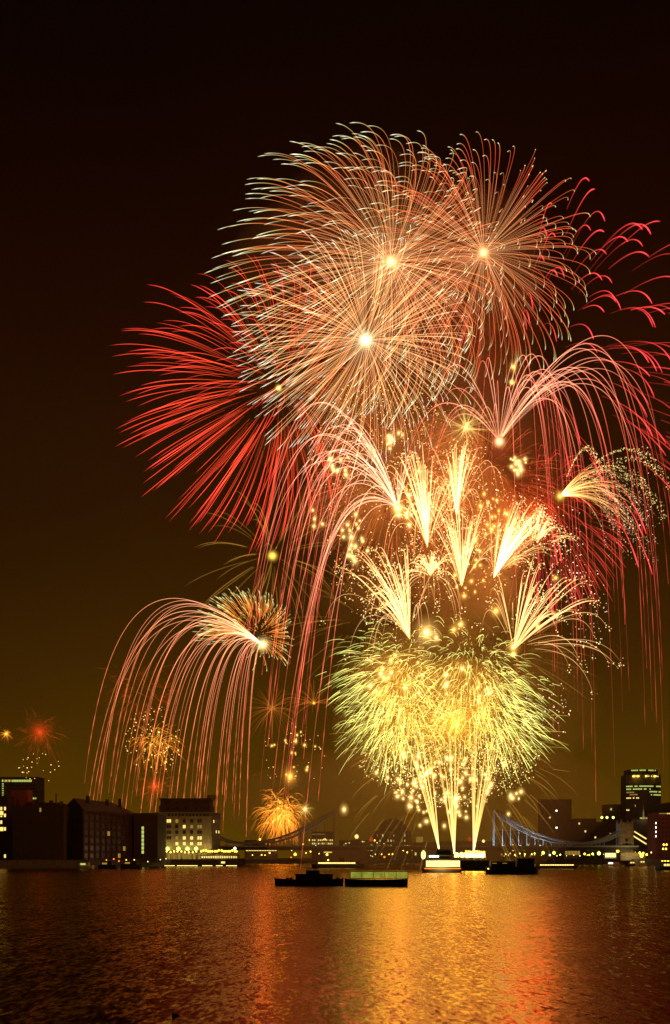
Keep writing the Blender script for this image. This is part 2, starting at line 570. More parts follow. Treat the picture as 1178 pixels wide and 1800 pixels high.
for r in range(5):
    for c in range(5):
        xx, yy = (297, 311, 324, 337, 351)[c], 1443 + 10 * r
        w = 4.2 if c in (0, 4) else 3.0
        fr = MB(); fr.box(wx(xx - w, d), wx(xx + w, d), d - .12, d + .1, wz(yy + 3.6, d), wz(yy - 3.2, d))
        f_ = part(fr, 'window', M['stone'], t)
        m = MB()
        if c in (0, 4):
            m.box(wx(xx - w + .5, d), wx(xx - .4, d), d - .18, d, wz(yy + 3, d), wz(yy - 2.7, d)); m.box(wx(xx + .4, d), wx(xx + w - .5, d), d - .18, d, wz(yy + 3, d), wz(yy - 2.7, d))
        else:
            m.box(wx(xx - w + .5, d), wx(xx + w - .5, d), d - .18, d, wz(yy + 3, d), wz(yy - 2.7, d))
        l = Vector(t.location); m.v = [tuple(Vector(v) - l) for v in m.v]
        o = bpy.data.objects.new('pane', m.mesh('pane', M[LIT[r][c]])); C.objects.link(o); o.parent = f_
A, B = (X1, d), (wx(387, d + 30), d + 30)
for r in range(6):
    for u in (6, 15, 24):
        m = MB(); oriented(m, A, B, u, u + 3, wz(1446 + 9 * r, d), wz(1441 + 9 * r, d), .06); part(m, 'window', M['glass' if R_() < .85 else 'lit'], t)
for xx in (295, 314, 330, 345):
    m = MB(); m.ball((wx(xx, d), d - 1.2, wz(1492, d)), 1.1); part(m, 'floodlight', M['litgrn'], t, True)
    m = MB(); m.bar((wx(xx, d), d - 1.0, wz(1492, d)), (wx(xx, d), d + .1, wz(1490, d)), .12); part(m, 'bracket', M['dark'], t)
m = MB(); m.box(wx(285, d), wx(366, d), d - 3, d, wz(1496, d), wz(1495, d)); part(m, 'entrance_canopy', M['conc'], t)
for i in range(9):
    xx = 288 + i * 9
    m = MB(); m.box(wx(xx - 2, d), wx(xx + 2, d), d - .06, d + .1, 3.6, wz(1499, d)); part(m, 'lit_shopfront', M['litdim'], t)
for xx in (295, 330, 362):
    lamp_light(t, (wx(xx, d), d - 6, wz(1494, d)), 1500, (1, .74, .2))

# pier terrace right of the hotel: a long lit pavilion over a dark landing
d = 868
t = thing('pier_pavilion', 'long low pavilion with a blazing yellow lit front on the pier right of the hotel', 'pavilion', (wx(385, d), d, 3))
m = MB(); m.box(wx(352, d), wx(418, d), d + 2, d + 12, 3.0, 6.0); part(m, 'wall', M['conc'], t)
m = MB(); m.box(wx(350, d), wx(420, d), d + .5, d + 13, 6.0, 6.4); part(m, 'roof', M['slate'], t)
for i in range(16):
    xx = 355 + i * 4
    m = MB(); m.box(wx(xx - 1.3, d), wx(xx + 1.3, d), d + 1.9, d + 2.1, 4.5, 5.7); part(m, 'lit_window', M['lit'], t)
m = MB(); m.box(wx(352, d), wx(425, d), d - 1.9, d - 1.2, .2, 3.0); part(m, 'fender_wall', M['wood'], t)
lamp_light(t, (wx(385, d), d - 3, 6.4), 1500, (1, .75, .2))


# ------------------------------------------------------------------ suspension bridge
d = 950
t = thing('suspension_bridge', 'suspension bridge with pale blue chains sweeping down on both sides of the smoke', 'bridge', (wx(728.5, d), d, 0))
BR = t
zd = wz(1488, d)
m = MB(); m.box(wx(345, d), wx(1118, d), d - 9, d + 9, zd - 2.4, zd - .5); part(m, 'deck', M['dark'], t)
for s in (-9.3, 9.0):
    m = MB(); m.box(wx(345, d), wx(1118, d), d + s, d + s + .3, zd - .5, zd + .5)
    part(m, 'parapet', M['steel'], t)
UP = [(870, 1424), (890, 1436), (912, 1449), (940, 1463), (970, 1474), (1000, 1480), (1025, 1482), (1048, 1479), (1068, 1472), (1089, 1461)]
LO = [(870, 1428), (890, 1443), (912, 1457), (940, 1471), (970, 1480), (1000, 1483), (1025, 1484), (1048, 1482), (1068, 1477), (1089, 1466)]


def interp(L, x):
    for (a, ya), (b, yb) in zip(L, L[1:]):
        if x <= b:
            return ya + (yb - ya) * (x - a) / (b - a)
    return L[-1][1]


for side in (1, -1):
    for dd in (-7.5, 7.5):
        m = MB()
        def q(x, y): return Vector((wx(x if side > 0 else 1457 - x, d), d + dd, wz(y, d)))
        xs = [870 + i * 7.3 for i in range(31)]
        for a, b in zip(xs, xs[1:]):
            m.bar(q(a, interp(UP, a)), q(b, interp(UP, b)), .42)
            m.bar(q(a, interp(LO, a)), q(b, interp(LO, b)), .42)
            m.bar(q(a, interp(UP, a)), q(b, interp(LO, b)), .16)
            m.bar(q(a, interp(LO, a)), q(b, interp(UP, b)), .16)
            m.bar(q(a, interp(UP, a)), q(a, interp(LO, a)), .16)
        part(m, 'chain', M['steel'], t)
        for i in range(1, 15):
            x = 870 + i * 14.4 - 13
            if interp(LO, x) < 1484:
                m = MB(); m.bar(q(x, interp(LO, x)), q(x, 1488), .26); part(m, 'hanger', M['steel'], t)
for side in (1, -1):
    def qx(x): return wx(x if side > 0 else 1457 - x, d)
    xa, xb = sorted((qx(817), qx(868)))
    m = MB(); m.prism([(xa - 2, d - 14), (xb + 2, d - 14), (xb + 2, d + 14), (xa - 2, d + 14)], -1, zd - 2.5); part(m, 'pier', M['gothic'], t)
    cxm = (xa + xb) / 2
    for dd in (-7.5, 7.5):
        m = MB(); m.bar((qx(869), d + dd, zd - .5), (qx(869), d + dd, wz(1422.5, d)), .45, 8, .3); part(m, 'chain_mast', M['steel'], t)
    m = MB(); m.bar((qx(869), d - 7.5, wz(1424, d)), (qx(869), d + 7.5, wz(1424, d)), .3); part(m, 'cross_beam', M['steel'], t)
    m = MB(); m.ball((qx(823) if side > 0 else qx(805), d - 12, wz(1476, d)), 1.45, 12, 8); part(m, 'navigation_light', M['litred'], t, True)
    m = MB(); m.bar((qx(823) if side > 0 else qx(805), d - 12, zd - 3), (qx(823) if side > 0 else qx(805), d - 12, wz(1479, d)), .2); part(m, 'light_post', M['dark'], t)
for xx in (884, 915, 950):
    m = MB(); m.box(wx(xx, d) - .5, wx(xx, d) + .5, d - .5, d + .5, zd - .5, zd + .7); part(m, 'floodlight', M['litwhite'], t)
    lamp_light(t, (wx(xx, d), d, zd + 1.2), 15000 if xx < 900 else 5000, (.72, .94, 1.0))
m = MB(); m.box(wx(555, d) - .5, wx(555, d) + .5, d - .5, d + .5, zd - .5, zd + .7); part(m, 'floodlight', M['litwhite'], t)
lamp_light(t, (wx(560, d), d, zd + 1.2), 1500, (.9, .95, .75))
# abutment tower with battlements
m = MB(); m.box(wx(1090, d), wx(1107, d), d - 6, d + 6, -1, wz(1461, d)); ab = part(m, 'abutment', M['gothic'], t)
def sub2(mb, name, mat):
    l = Vector(t.location); mb.v = [tuple(Vector(v) - l) for v in mb.v]
    o = bpy.data.objects.new(name, mb.mesh(name, mat)); C.objects.link(o); o.parent = ab
m = MB(); m.box(wx(1088, d), wx(1109, d), d - 7, d + 7, wz(1461, d), wz(1448, d))
for i in range(6):
    m.box(wx(1088 + i * 3.8, d), wx(1090 + i * 3.8, d), d - 6.98, d - 6.3, wz(1448, d), wz(1446, d))
    m.box(wx(1088 + i * 3.8, d), wx(1090 + i * 3.8, d), d + 6.3, d + 6.98, wz(1448, d), wz(1446, d))
sub2(m, 'battlement', M['gothic'])
for xx in (1089, 1108):
    for dd in (-6.6, 6.6):
        m = MB(); m.bar((wx(xx, d), d + dd, 2), (wx(xx, d), d + dd, wz(1445, d)), .9, 8); m.bar((wx(xx, d), d + dd, wz(1445, d)), (wx(xx, d), d + dd, wz(1441, d)), 1.0, 8, .1); sub2(m, 'turret', M['gothic'])
for r in range(3):
    m = MB(); m.box(wx(1096, d), wx(1101, d), d - 6.06, d - 5.8, wz(1480 - 0 + r * 8, d), wz(1474 + r * 8, d)); sub2(m, 'window', M['glass'])
lamp_light(t, (wx(1098, d), d - 22, 8), 4200, (1, .72, .25))
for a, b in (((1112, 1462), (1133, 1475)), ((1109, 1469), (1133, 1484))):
    m = MB(); m.bar((wx(a[0], d), d - 6, wz(a[1], d)), (wx(b[0], d), d - 6, wz(b[1], d)), .45); part(m, 'glowing_land_chain', M['lit'], t)  # lamplight on these bars put in as their own glow

# ------------------------------------------------------------------ city behind
def city(name, label, x0, x1, yt, d, depth, mat, cols, rows, plit, mats=('lit', 'litdim', 'litgreen'), group=None, top=2.0):
    t, A, B, Z = block(name, label, x0, x1, yt, d, depth, mat, group=group)
    windows(t, A, B, 5, Z - top, cols, rows, .5, .5, pick=lambda c, r: random.Random(c * 31 + r * 17 + int(x0)).choice(mats) if random.Random(c * 13 + r * 7 + int(x0 * 3)).random() < plit else 'glass')
    return t, A, B, Z


city('office_block', 'low dark block behind the left bridge deck with two lit windows', 430, 486, 1478, 1240, 25, 'conc', 9, 4, .12)
t, A, B, Z = block('office_block', 'low office with two rows of lit floors seen under the left bridge chain', 548, 586, 1463, 1300, 25, 'conc')
windows(t, A, B, wz(1486, 1300), wz(1474, 1300), 11, 2, .7, .5, pick=lambda c, r: 'lit' if R_() < .7 else 'litdim')
windows(t, A, B, wz(1468, 1300), wz(1465, 1300), 11, 1, .8, .5, pick=lambda c, r: 'litdim' if c < 7 else 'glass')
city('office_block', 'squat dark block just right of the left bridge tower', 596, 656, 1478, 1280, 25, 'conc', 10, 3, .2)
# domed hall
d = 1260
t, A, B, Z = block('domed_hall', 'dim domed hall with small lights strung round its dome, behind the smoke', 656, 724, 1462, d, 30, 'conc')
m = MB()
xm = wx(692, d); rr = wx(724, d) - xm
m.ball((xm, d + 15, Z + .6), rr * .82, 24, 12, squash=.9)
part(m, 'dome', M['slate'], t, True)
for i in range(15):
    a = math.radians(20 + i * 10)
    m = MB(); m.ball((xm + rr * .82 * math.cos(a), d + 15 - 1.5 - R_() * 9, Z + .6 + rr * .80 * math.sin(a) * .9), .3, 6, 4); part(m, 'dome_light', M['litdim'], t)
windows(t, A, B, wz(1492, d), Z - 1, 14, 3, .4, .4, pick=lambda c, r: ('lit', 'litdim', 'litgreen')[c % 3] if R_() < .4 else 'glass')
t, A, B, Z = city('office_block', 'low block with a glowing yellow rooftop lantern left of the comets', 728, 772, 1482, 1240, 22, 'conc', 8, 2, .2)
m = MB(); m.box(wx(733, 1240), wx(744, 1240), 1241, 1250, Z + .5, wz(1471, 1240)); part(m, 'roof_lantern', M['litdim'], t)
m = MB(); m.bar((wx(741, 1240), 1245, wz(1471, 1240)), (wx(741, 1240), 1245, wz(1460, 1240)), .5, 6, .1); part(m, 'spire', M['conc'], t)
city('office_block', 'low dark block between the two right comet columns', 776, 872, 1480, 1270, 25, 'conc', 14, 3, .1)
city('office_block', 'wide low block with few lights behind the right chain', 872, 952, 1462, 1300, 25, 'conc', 12, 5, .06)
city('tower_block', 'tall dark slab tower with three lit windows right of the right bridge chain top', 952, 1005, 1406, 1250, 22, 'brick', 9, 16, .035, ('lit', 'litwhite'))
city('office_block', 'dark mid rise block in the dip right of the slab tower', 1005, 1048, 1440, 1220, 22, 'brick', 8, 9, .05)
t, A, B, Z = city('office_block', 'broad dark block with three greenish lamps on its roof, left of the battlemented tower', 1044, 1092, 1446, 1200, 25, 'brick', 9, 9, .05)
for xx in (1059, 1068, 1079):
    m = MB(); m.bar((wx(xx, 1200), 1202, Z + .4), (wx(xx, 1200), 1202, wz(1438.5, 1200)), .15); l_ = part(m, 'lamp_post', M['dark'], t)
    m = MB(); m.ball((wx(xx, 1200), 1202, wz(1437, 1200)), 1.0, 8, 6); part(m, 'roof_lamp', M['litgrn'], t, True)
city('office_block', 'dark slab rising behind the battlemented abutment tower', 1066, 1100, 1415, 1320, 22, 'conc', 6, 12, .03)
# tall curved tower at the right
d = 1300
t = thing('office_tower', 'tallest lit office tower with a bowed front and bright top floors, at the right', 'tower', (wx(1131, d), d, 3))
n = 12
def bow(x0, x1, dd=0.0, bulge=7.0):
    fr = [(wx(x0 + (x1 - x0) * i / n, d), d + dd - bulge * math.sin(math.pi * i / n)) for i in range(n + 1)]
    return fr
F1 = bow(1101, 1162)
m = MB(); m.prism(F1 + [(F1[-1][0], d + 25), (F1[0][0], d + 25)], 2.9, wz(1362, d)); part(m, 'wall', M['conc'], t)
F2 = bow(1105, 1157)
m = MB(); m.prism([(x, y + 1) for x, y in F2] + [(F2[-1][0], d + 22), (F2[0][0], d + 22)], wz(1362, d), wz(1353, d)); part(m, 'crown', M['slate'], t)
rows = {1354.5: (.1, .95, 'litgreen', .75), 1365: (.05, 1, 'lit', .35), 1382.5: (0, 1, 'litgreen', .9), 1387.5: (0, .65, 'litgreen', .85), 1392: (.62, 1, 'litgreen', .9), 1393: (0, .2, 'litdim', .9), 1397.5: (.65, 1, 'litgreen', .9), 1397: (.1, .3, 'litdim', .9), 1403: (0, .35, 'lit', .6), 1416: (.2, .4, 'litdim', .7), 1424: (0, .1, 'lit', .9)}
for yy, (a, b, key, p) in rows.items():
    fr = F2 if yy < 1360 else F1
    off = 1.0 if yy < 1360 else 0
    for i in range(n):
        for h in (0, 1):
            f = (i + h * .5 + .25) / n
            if a <= f <= b and R_() < p:
                A_, B_ = (fr[i][0], fr[i][1] + off), (fr[i + 1][0], fr[i + 1][1] + off)
                L = (Vector(A_) - Vector(B_)).length
                m = MB(); oriented(m, A_, B_, L * (h * .5 + .06), L * (h * .5 + .44), wz(yy + 1.3, d), wz(yy - 1.0, d), .06); part(m, 'window', M[key], t)
for xx in (1112, 1119, 1133, 1149):
    m = MB(); m.box(wx(xx - 1.4, d), wx(xx + 1.4, d), d - 8.2, d - 4, wz(1366.4, d), wz(1364, d)); part(m, 'bright_window', M['lityel'], t)
# arched roof block, church, red block
d = 1150
t, A, B, Z = city('office_block', 'dark block with a low arched roof at the right edge behind the red brick one', 1144, 1215, 1424, d, 25, 'soot', 10, 9, .02)
m = MB()
n2 = 12
arc = [(wx(1144 + 71 * i / n2, d), Z + .5 + 5.5 * math.sin(math.pi * i / n2)) for i in range(n2 + 1)]
m.add([(x, d + .5, z) for x, z in arc] + [(x, d + 24, z) for x, z in arc], [(i, i + 1, n2 + 2 + i, n2 + 1 + i) for i in range(n2)] + [tuple(range(n2, -1, -1)), tuple(range(n2 + 1, 2 * n2 + 2))])
part(m, 'arched_roof', M['slate'], t)
d = 1080
t = thing('church', 'dark church with a small floodlit spire below the bowed tower', 'church', (wx(1130, d), d, 3))
m = MB(); m.box(wx(1112, d), wx(1150, d), d, d + 20, 2.9, wz(1440, d)); part(m, 'wall', M['soot'], t)
m = MB(); m.box(wx(1127, d), wx(1137, d), d - .5, d + 3.7, wz(1440, d), wz(1436.5, d)); part(m, 'tower', M['gothic'], t)
m = MB(); m.bar((wx(1132, d), d + 1.5, wz(1436.5, d)), (wx(1132, d), d + 1.5, wz(1416, d)), 1.0, 8, .08); part(m, 'spire', M['gothic'], t)
for xx in (1126, 1138):
    m = MB(); m.ball((wx(xx, d), d - 1.4, wz(1438.3, d)), .8, 8, 5, squash=.6); part(m, 'floodlight', M['litgreen'], t)
lamp_light(t, (wx(1132, d), d - 5, wz(1436, d)), 1100, (1, .85, .4))
windows(t, (wx(1112, d), d), (wx(1150, d), d), 6, wz(1446, d), 6, 5, .3, .6)
d = 985
t, A, B, Z = block('brick_block', 'dark red brick riverside block with a column of lit windows at the right edge', 1152, 1215, 1430, d, 25, 'redbrick')
windows(t, (wx(1156, d), d), (wx(1214, d), d), 5, Z - 2, 9, 9, .45, .5)
windows(t, (wx(1151.5, d), d), (wx(1155, d), d), wz(1474, d), wz(1443, d), 1, 4, .5, .4, pick=lambda c, r: 'litwhite')
for i in range(6):
    m = MB(); m.box(wx(1159 + i * 3.4, d), wx(1161.4 + i * 3.4, d), d - .3, d - .2, Z - .4, Z + .3); part(m, 'roof_light', M['litdim' if i < 4 else 'lit'], t)

# low riverside buildings with lit fronts
def lowshop(label, x0, x1, y0, y1, d, key, n, group=None, name='riverside_kiosk'):
    t = thing(name, label, 'kiosk', (wx((x0 + x1) / 2, d), d, 3), group)
    m = MB(); m.box(wx(x0 - 1, d), wx(x1 + 1, d), d, d + 6, 2.9, wz(y0 - 1, d)); part(m, 'wall', M['conc'], t)
    m = MB(); m.box(wx(x0 - 2, d), wx(x1 + 2, d), d - 1, d + 6.5, wz(y0 - 1, d), wz(y0 - 2.2, d)); part(m, 'roof', M['slate'], t)
    for i in range(n):
        a, b = x0 + (x1 - x0) * (i + .1) / n, x0 + (x1 - x0) * (i + .9) / n
        m = MB(); m.box(wx(a, d), wx(b, d), d - .06, d + .1, wz(y1, d), wz(y0, d)); part(m, 'lit_window', M[key], t)
    return t


lowshop('small kiosk with a bright yellow lit front beyond the bridge, left of centre', 569, 590, 1497, 1499.5, 1140, 'lit', 8)
lowshop('long low boathouse with a thin lit strip beyond the hotel pier', 432, 487, 1494.6, 1496, 1135, 'lit', 12)
t = lowshop('pale lit glass pavilion on the right bank below the low point of the chain', 993, 1020, 1496, 1503, 1060, 'litdim', 5)
t = lowshop('bright white lit landing pavilion left of the battlemented tower', 1064, 1086, 1500, 1507, 985, 'litcream', 6)
lamp_light(t, (wx(1075, 985), 978, 8), 2500, (.95, 1, .8))
t = lowshop('arcade of four glowing arches under the battlemented tower', 1092, 1134, 1500.5, 1505, 935, 'litdim', 4)

# ------------------------------------------------------------------ lamps
def lamp_proto(mat, r, h, name='street_lamp'):
    t = thing(name, 'lamp', 'street lamp', (0, 0, 0))
    m = MB(); m.bar((0, 0, 0), (0, 0, h), .09, 6); m.bar((0, 0, 0), (0, 0, .5), .2, 6); part(m, 'post', M['dark'], t)
    m = MB(); m.ball((0, 0, h + r * .8), r, 10, 6); m.bar((0, 0, h + r * 1.7), (0, 0, h + r * 2.1), .12, 6); part(m, 'lamp_globe', M[mat], t, True)
    return t


PROTO = {}


def lamp(x, y, d, key, r, label, group, base=3.0):
    """a street lamp whose globe stands at photograph height y when the post foot is on the ground"""
    h = max(1.2, round((wz(y, d) - base) * 2) / 2)
    k = (key, r, h)
    loc = (wx(x, d), d, base)
    if k not in PROTO:
        PROTO[k] = lamp_proto(key, r, h)
        PROTO[k].location = loc
        tag(PROTO[k], label, 'street lamp', group)
    else:
        copy_tree(PROTO[k], loc, label, group)


g = 'lamps along the hotel pier'
for i in range(17):
    lamp(354 + i * 3.9 + U_(-.6, .6), 1497.5 + U_(-1, 1), 866.6, 'lityel', .55, 'yellow globe lamp in the blazing row on the hotel pier', g)
g = 'lamps on the hotel terrace'
for x in (252, 257, 262, 266, 272, 279, 286, 293, 300, 306, 312, 319, 325, 332, 339, 345):
    lamp(x, 1499 + U_(-1.5, 1.5), 862 if x > 296 else 850 - (296 - x) * .9, 'lityel', .48, 'yellow globe lamp on the terrace below the hotel windows', g)
lamp(413, 1494, 867.5, 'litwhite', .8, 'brightest white lamp at the right end of the hotel pier', None)
g = 'lamps along the right bank'
for x, y, key, r in ((889, 1503, 'lityel', .4), (897, 1502, 'litcream', .4), (905, 1503.5, 'lityel', .45), (914, 1502, 'litgrn', .4), (923, 1503, 'litgrn', .5), (935, 1503, 'litgrn', .5), (940, 1502, 'litgrn', .5), (955, 1502, 'litgrn', .9),
                     (974, 1502, 'litgrn', .9), (985, 1504, 'litgrn', .5), (1028, 1503, 'lityel', .6), (1036, 1504, 'lityel', .4), (1042, 1503, 'litgrn', .6), (1053, 1502.5, 'litgrn', 1.0), (1063, 1503, 'lityel', .5)):
    lamp(x, y, 1070 - (x - 889) * .35, key, r * 1.2, 'lamp in the row along the right bank below the chain', g)
g = 'lamps under the battlemented tower'
for x, y, key, r in ((1086, 1499, 'lityel', .8), (1092, 1501, 'lityel', .6), (1111, 1499.5, 'litcream', .5), (1117, 1500, 'litcream', .35), (1125, 1501, 'lityel', .6), (1131, 1501, 'lityel', .5), (1137, 1504, 'lityel', .55), (1145, 1500, 'litcream', .4), (1101, 1506, 'lityel', 1.0), (1117, 1506, 'lityel', 1.0), (1128, 1507, 'lityel', .9)):
    lamp(x, y, 945 if x < 1125 else 928, key, r * 1.25, 'warm lamp in the bright row under the battlemented tower', g)
for i in range(22):
    x = 884 + i * 11.6 + U_(-4, 4)
    lamp(x, 1504.5 + U_(-1.5, 1.5), 1040 - (x - 884) * .4 + U_(-3, 3), ('litcream', 'lityel', 'litgrn', 'lityel', 'litora')[i % 5], .3, 'small low lamp on the right quay among the bigger ones', 'small lamps on the right quay')
for x, y in ((1167, 1487), (1172, 1486.5), (1166, 1493), (1171, 1493)):
    lamp(x, y, 880, 'lityel', .55, 'yellow lamp in the cluster before the red brick block', 'lamps before the red brick block')
g = 'lamps beyond the bridge'
for x, y, key, r in ((457, 1477, 'lityel', .8), (487, 1477, 'lityel', .9), (543, 1478, 'lityel', .8), (571, 1477, 'lityel', .9), (627, 1474, 'litcream', 1.7), (468, 1484, 'litcream', .4), (533, 1485, 'litcream', .5), (608, 1484, 'litcream', .5),
                     (614, 1483, 'litcream', .4), (663, 1483, 'litcream', .5), (659, 1478, 'lityel', .6), (637, 1480, 'litcream', .5), (675, 1484, 'litcream', .4), (640, 1480.5, 'litcream', .4)):
    lamp(x, y, 1160, key, r, 'lamp twinkling beyond the bridge deck in the middle distance', g)
for x, y, key, r in ((444, 1504, 'lityel', .4), (460, 1504.5, 'lityel', .5), (466, 1503.5, 'lityel', .35), (474, 1500, 'lityel', .6), (513, 1496, 'litcream', .5), (519, 1504, 'lityel', 1.1), (538, 1500, 'lityel', .5), (546, 1498.5, 'lityel', .6), (561, 1502, 'lityel', .4), (575, 1504, 'lityel', .9),
                     (652, 1505, 'litcream', .4), (660, 1502.5, 'litcream', .5), (671, 1502.5, 'lityel', .5), (684, 1502.5, 'lityel', .5), (690, 1502.5, 'lityel', .6), (655, 1506, 'litcream', .35), (676, 1510, 'litora', .8), (512, 1509, 'litora', .5), (709, 1496, 'lityel', .5), (716, 1499, 'lityel', .6), (724, 1495, 'lityel', .6), (735, 1493, 'lityel', .7)):
    lamp(x, y, 1128, key, r, 'lamp on the far bank seen under the bridge deck', 'lamps under the bridge')
lamp(850, 1481, 1130, 'litcream', 1.2, 'bright lamp right of the right comet column beyond the deck', None)
lamp(937, 1467, 1100, 'litcream', .7, 'lone lamp rising beside the middle of the right chain', None)
for x, y in ((200, 1511), (209, 1514), (222, 1512), (260, 1516), (282, 1512), (292, 1511), (187, 1513), (236, 1513)):
    lamp(x, y, 715 + (x - 187) * .9, 'litora' if x < 215 else 'litcream', .32, 'small lamp low on the dark left quay', 'lamps low on the left quay', 1.0)


# ------------------------------------------------------------------ trees along the right bank
def tree(x, d, h, w, label, seed):
    r = random.Random(seed)
    t = thing('tree', label, 'tree', (wx(x, d), d, 3), 'trees along the right bank')
    m = MB()
    m.bar((wx(x, d), d, 2.9), (wx(x, d), d, 3 + h * .45), .3, 7, .18)
    for i in range(6):
        a = r.uniform(0, 6.28)
        m.bar((wx(x, d), d, 3 + h * r.uniform(.3, .45)), (wx(x, d) + math.cos(a) * w * .35, d + math.sin(a) * w * .35, 3 + h * r.uniform(.6, .85)), .12, 5, .03)
    part(m, 'trunk', M['bark'], t)
    m = MB()
    cl = [(r.uniform(-.34, .34) * w, r.uniform(-.34, .34) * w, h * r.uniform(.42, .88), r.uniform(.16, .26) * w) for _ in range(11)]
    for _ in range(900):
        cx_, cy_, cz_, q = r.choice(cl)
        v = Vector((r.gauss(0, 1), r.gauss(0, 1), r.gauss(0, 1))).normalized() * q * r.uniform(.5, 1.05)
        p = Vector((wx(x, d) + cx_, d + cy_, 3 + cz_)) + v
        a, b = Vector((r.gauss(0, 1), r.gauss(0, 1), r.gauss(0, 1))).normalized() * .28, Vector((r.gauss(0, 1), r.gauss(0, 1), r.gauss(0, 1))).normalized() * .2
        m.add([p - a, p + b, p + a, p - b], [(0, 1, 2, 3)])
    part(m, 'crown', M['leaf'], t)


for i, (x, h) in enumerate(((893, 8), (917, 10), (946, 8.5), (964, 11), (984, 9), (1034, 10), (1048, 9))):
    tree(x, 1078 - (x - 889) * .35, h, h * .95, 'dark leafy tree among the greenish lamps on the right bank', 50 + i)

# ------------------------------------------------------------------ boats
def hull_mb(x0, x1, yw, ytop, d, beam, bow_l=0.12, bow_r=0.12, sheer=0.25):
    """boat hull between pixels x0..x1, waterline yw, gunwale ytop, pointed ends by bow fractions"""
    X0, X1 = wx(x0, d), wx(x1, d)
    L = X1 - X0
    zt = wz(ytop, d)
    n = 14
    rings = []
    for i in range(n + 1):
        s = i / n
        w = 1.0
        if s < bow_l: w = math.sin(.5 * math.pi * s / bow_l) ** .7
        if s > 1 - bow_r: w = min(w, math.sin(.5 * math.pi * (1 - s) / bow_r) ** .7)
        w = max(w, .06)
        sh = sheer * (abs(s - .5) * 2) ** 2.5
        x = X0 + L * s
        h = beam / 2
        rings.append([(x + L * .02 * (.5 - s), d - h * w * .72, -.35), (x, d - h * w * .95, (zt + sh) * .45), (x, d - h * w, zt + sh), (x, d + h * w, zt + sh), (x, d + h * w * .95, (zt + sh) * .45), (x + L * .02 * (.5 - s), d + h * w * .72, -.35)])
    m = MB()
    vs = [v for r in rings for v in r]
    fs = []
    for i in range(n):
        for k in range(6):
            a, b = i * 6 + k, i * 6 + (k + 1) % 6
            fs.append((a, b, b + 6, a + 6))
    fs += [tuple(range(5, -1, -1)), tuple(n * 6 + k for k in range(6))]
    return m.add(vs, fs)


def boat(name, label, x0, x1, yw, ytop, beam, hullmat='hull', bl=.12, br=.12, d=None, group=None):
    d = d or CAMZ * F / (yw - HY)
    t = thing(name, label, 'boat', (wx((x0 + x1) / 2, d), d, 0), group)
    part(hull_mb(x0, x1, yw, ytop, d, beam, bl, br), 'hull', M[hullmat], t)
    return t, d


def bx(t, name, mat, x0, x1, y0, y1, d, near, far):
    m = MB(); m.box(wx(x0, d), wx(x1, d), d + near, d + far, wz(y1, d), wz(y0, d))
    return part(m, name, M[mat], t)


# dark launch, middle of the river
t, d = boat('motor_launch', 'dark low launch without lights lying mid river in front of everything', 483, 604, 1557, 1546, 4.2, bl=.3, br=.08)
bx(t, 'cabin', 'dark', 520, 585, 1537, 1546, d, -1.5, 1.5)
bx(t, 'wheelhouse', 'dark', 538, 562, 1530, 1537, d, -1.2, 1.2)
bx(t, 'cabin_roof', 'hull', 517, 588, 1536, 1537.2, d, -1.75, 1.75)
for x in (527, 540, 553, 566, 578):
    bx(t, 'window', 'glass', x - 3.5, x + 3.5, 1538.5, 1543, d, -1.55, -1.4)
for i in range(7):
    m = MB(); m.bar((wx(492 + i * 17, d), d - 2.0, .25), (wx(492 + i * 17, d), d - 2.0, .75), .16, 8); part(m, 'fender', M['wood'], t)
for x in (506, 512, 594):
    bx(t, 'deck_locker', 'wood', x - 2.4, x + 2.4, 1542.6, 1546, d, -.8, .8)
m = MB(); m.ball((wx(550, d), d - 1.3, wz(1528.6, d)), .07, 6, 4); part(m, 'riding_light', M['litdim'], t)
m = MB(); m.bar((wx(552, d), d, wz(1530, d)), (wx(552, d), d, wz(1519, d)), .05); part(m, 'mast', M['dark'], t)
m = MB(); m.bar((wx(590, d), d - 1.9, wz(1540, d)), (wx(604, d), d, wz(1541, d)), .03); m.bar((wx(590, d), d - 1.9, wz(1546, d)), (wx(590, d), d - 1.9, wz(1540, d)), .03); part(m, 'railing', M['dark'], t)
# green canopied boat
t, d = boat('canopied_boat', 'dark boat under a glowing green canvas canopy, right of the dark launch', 606, 717, 1558, 1546.5, 4.4, bl=.18, br=.06)
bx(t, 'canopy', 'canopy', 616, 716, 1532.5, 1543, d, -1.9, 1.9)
bx(t, 'canopy_roof', 'white', 614, 718, 1531.2, 1532.5, d, -2.1, 2.1)
for x in (616, 636, 656, 676, 696, 716):
    m = MB(); m.bar((wx(x, d), d - 1.97, wz(1547, d)), (wx(x, d), d - 1.97, wz(1532, d)), .05); part(m, 'canopy_post', M['dark'], t)
bx(t, 'seat_rail', 'dark', 618, 714, 1543.6, 1544.4, d, -1.98, -1.9)
# boat with the long bright strip
t, d = boat('river_bus', 'dark river bus with its moving light drawn out as a strip of windows, beyond the launch', 548, 640, 1526, 1519.5, 5, bl=.15, br=.1)
bx(t, 'saloon', 'dark', 556, 632, 1514.5, 1519.3, d, -2, 2)
for i in range(16):
    bx(t, 'window', 'litcream', 559.5 + i * 4.1, 563.2 + i * 4.1, 1516, 1518.4, d, -2.06, -1.9)  # added windows stand in for a moving boat's light streak
bx(t, 'wheelhouse', 'dark', 596, 606, 1509, 1514.5, d, -1.4, 1.4)
m = MB(); m.ball((wx(577, d), d - 1.5, wz(1512, d)), .4, 8, 6); part(m, 'cabin_lamp', M['lityel'], t, True)
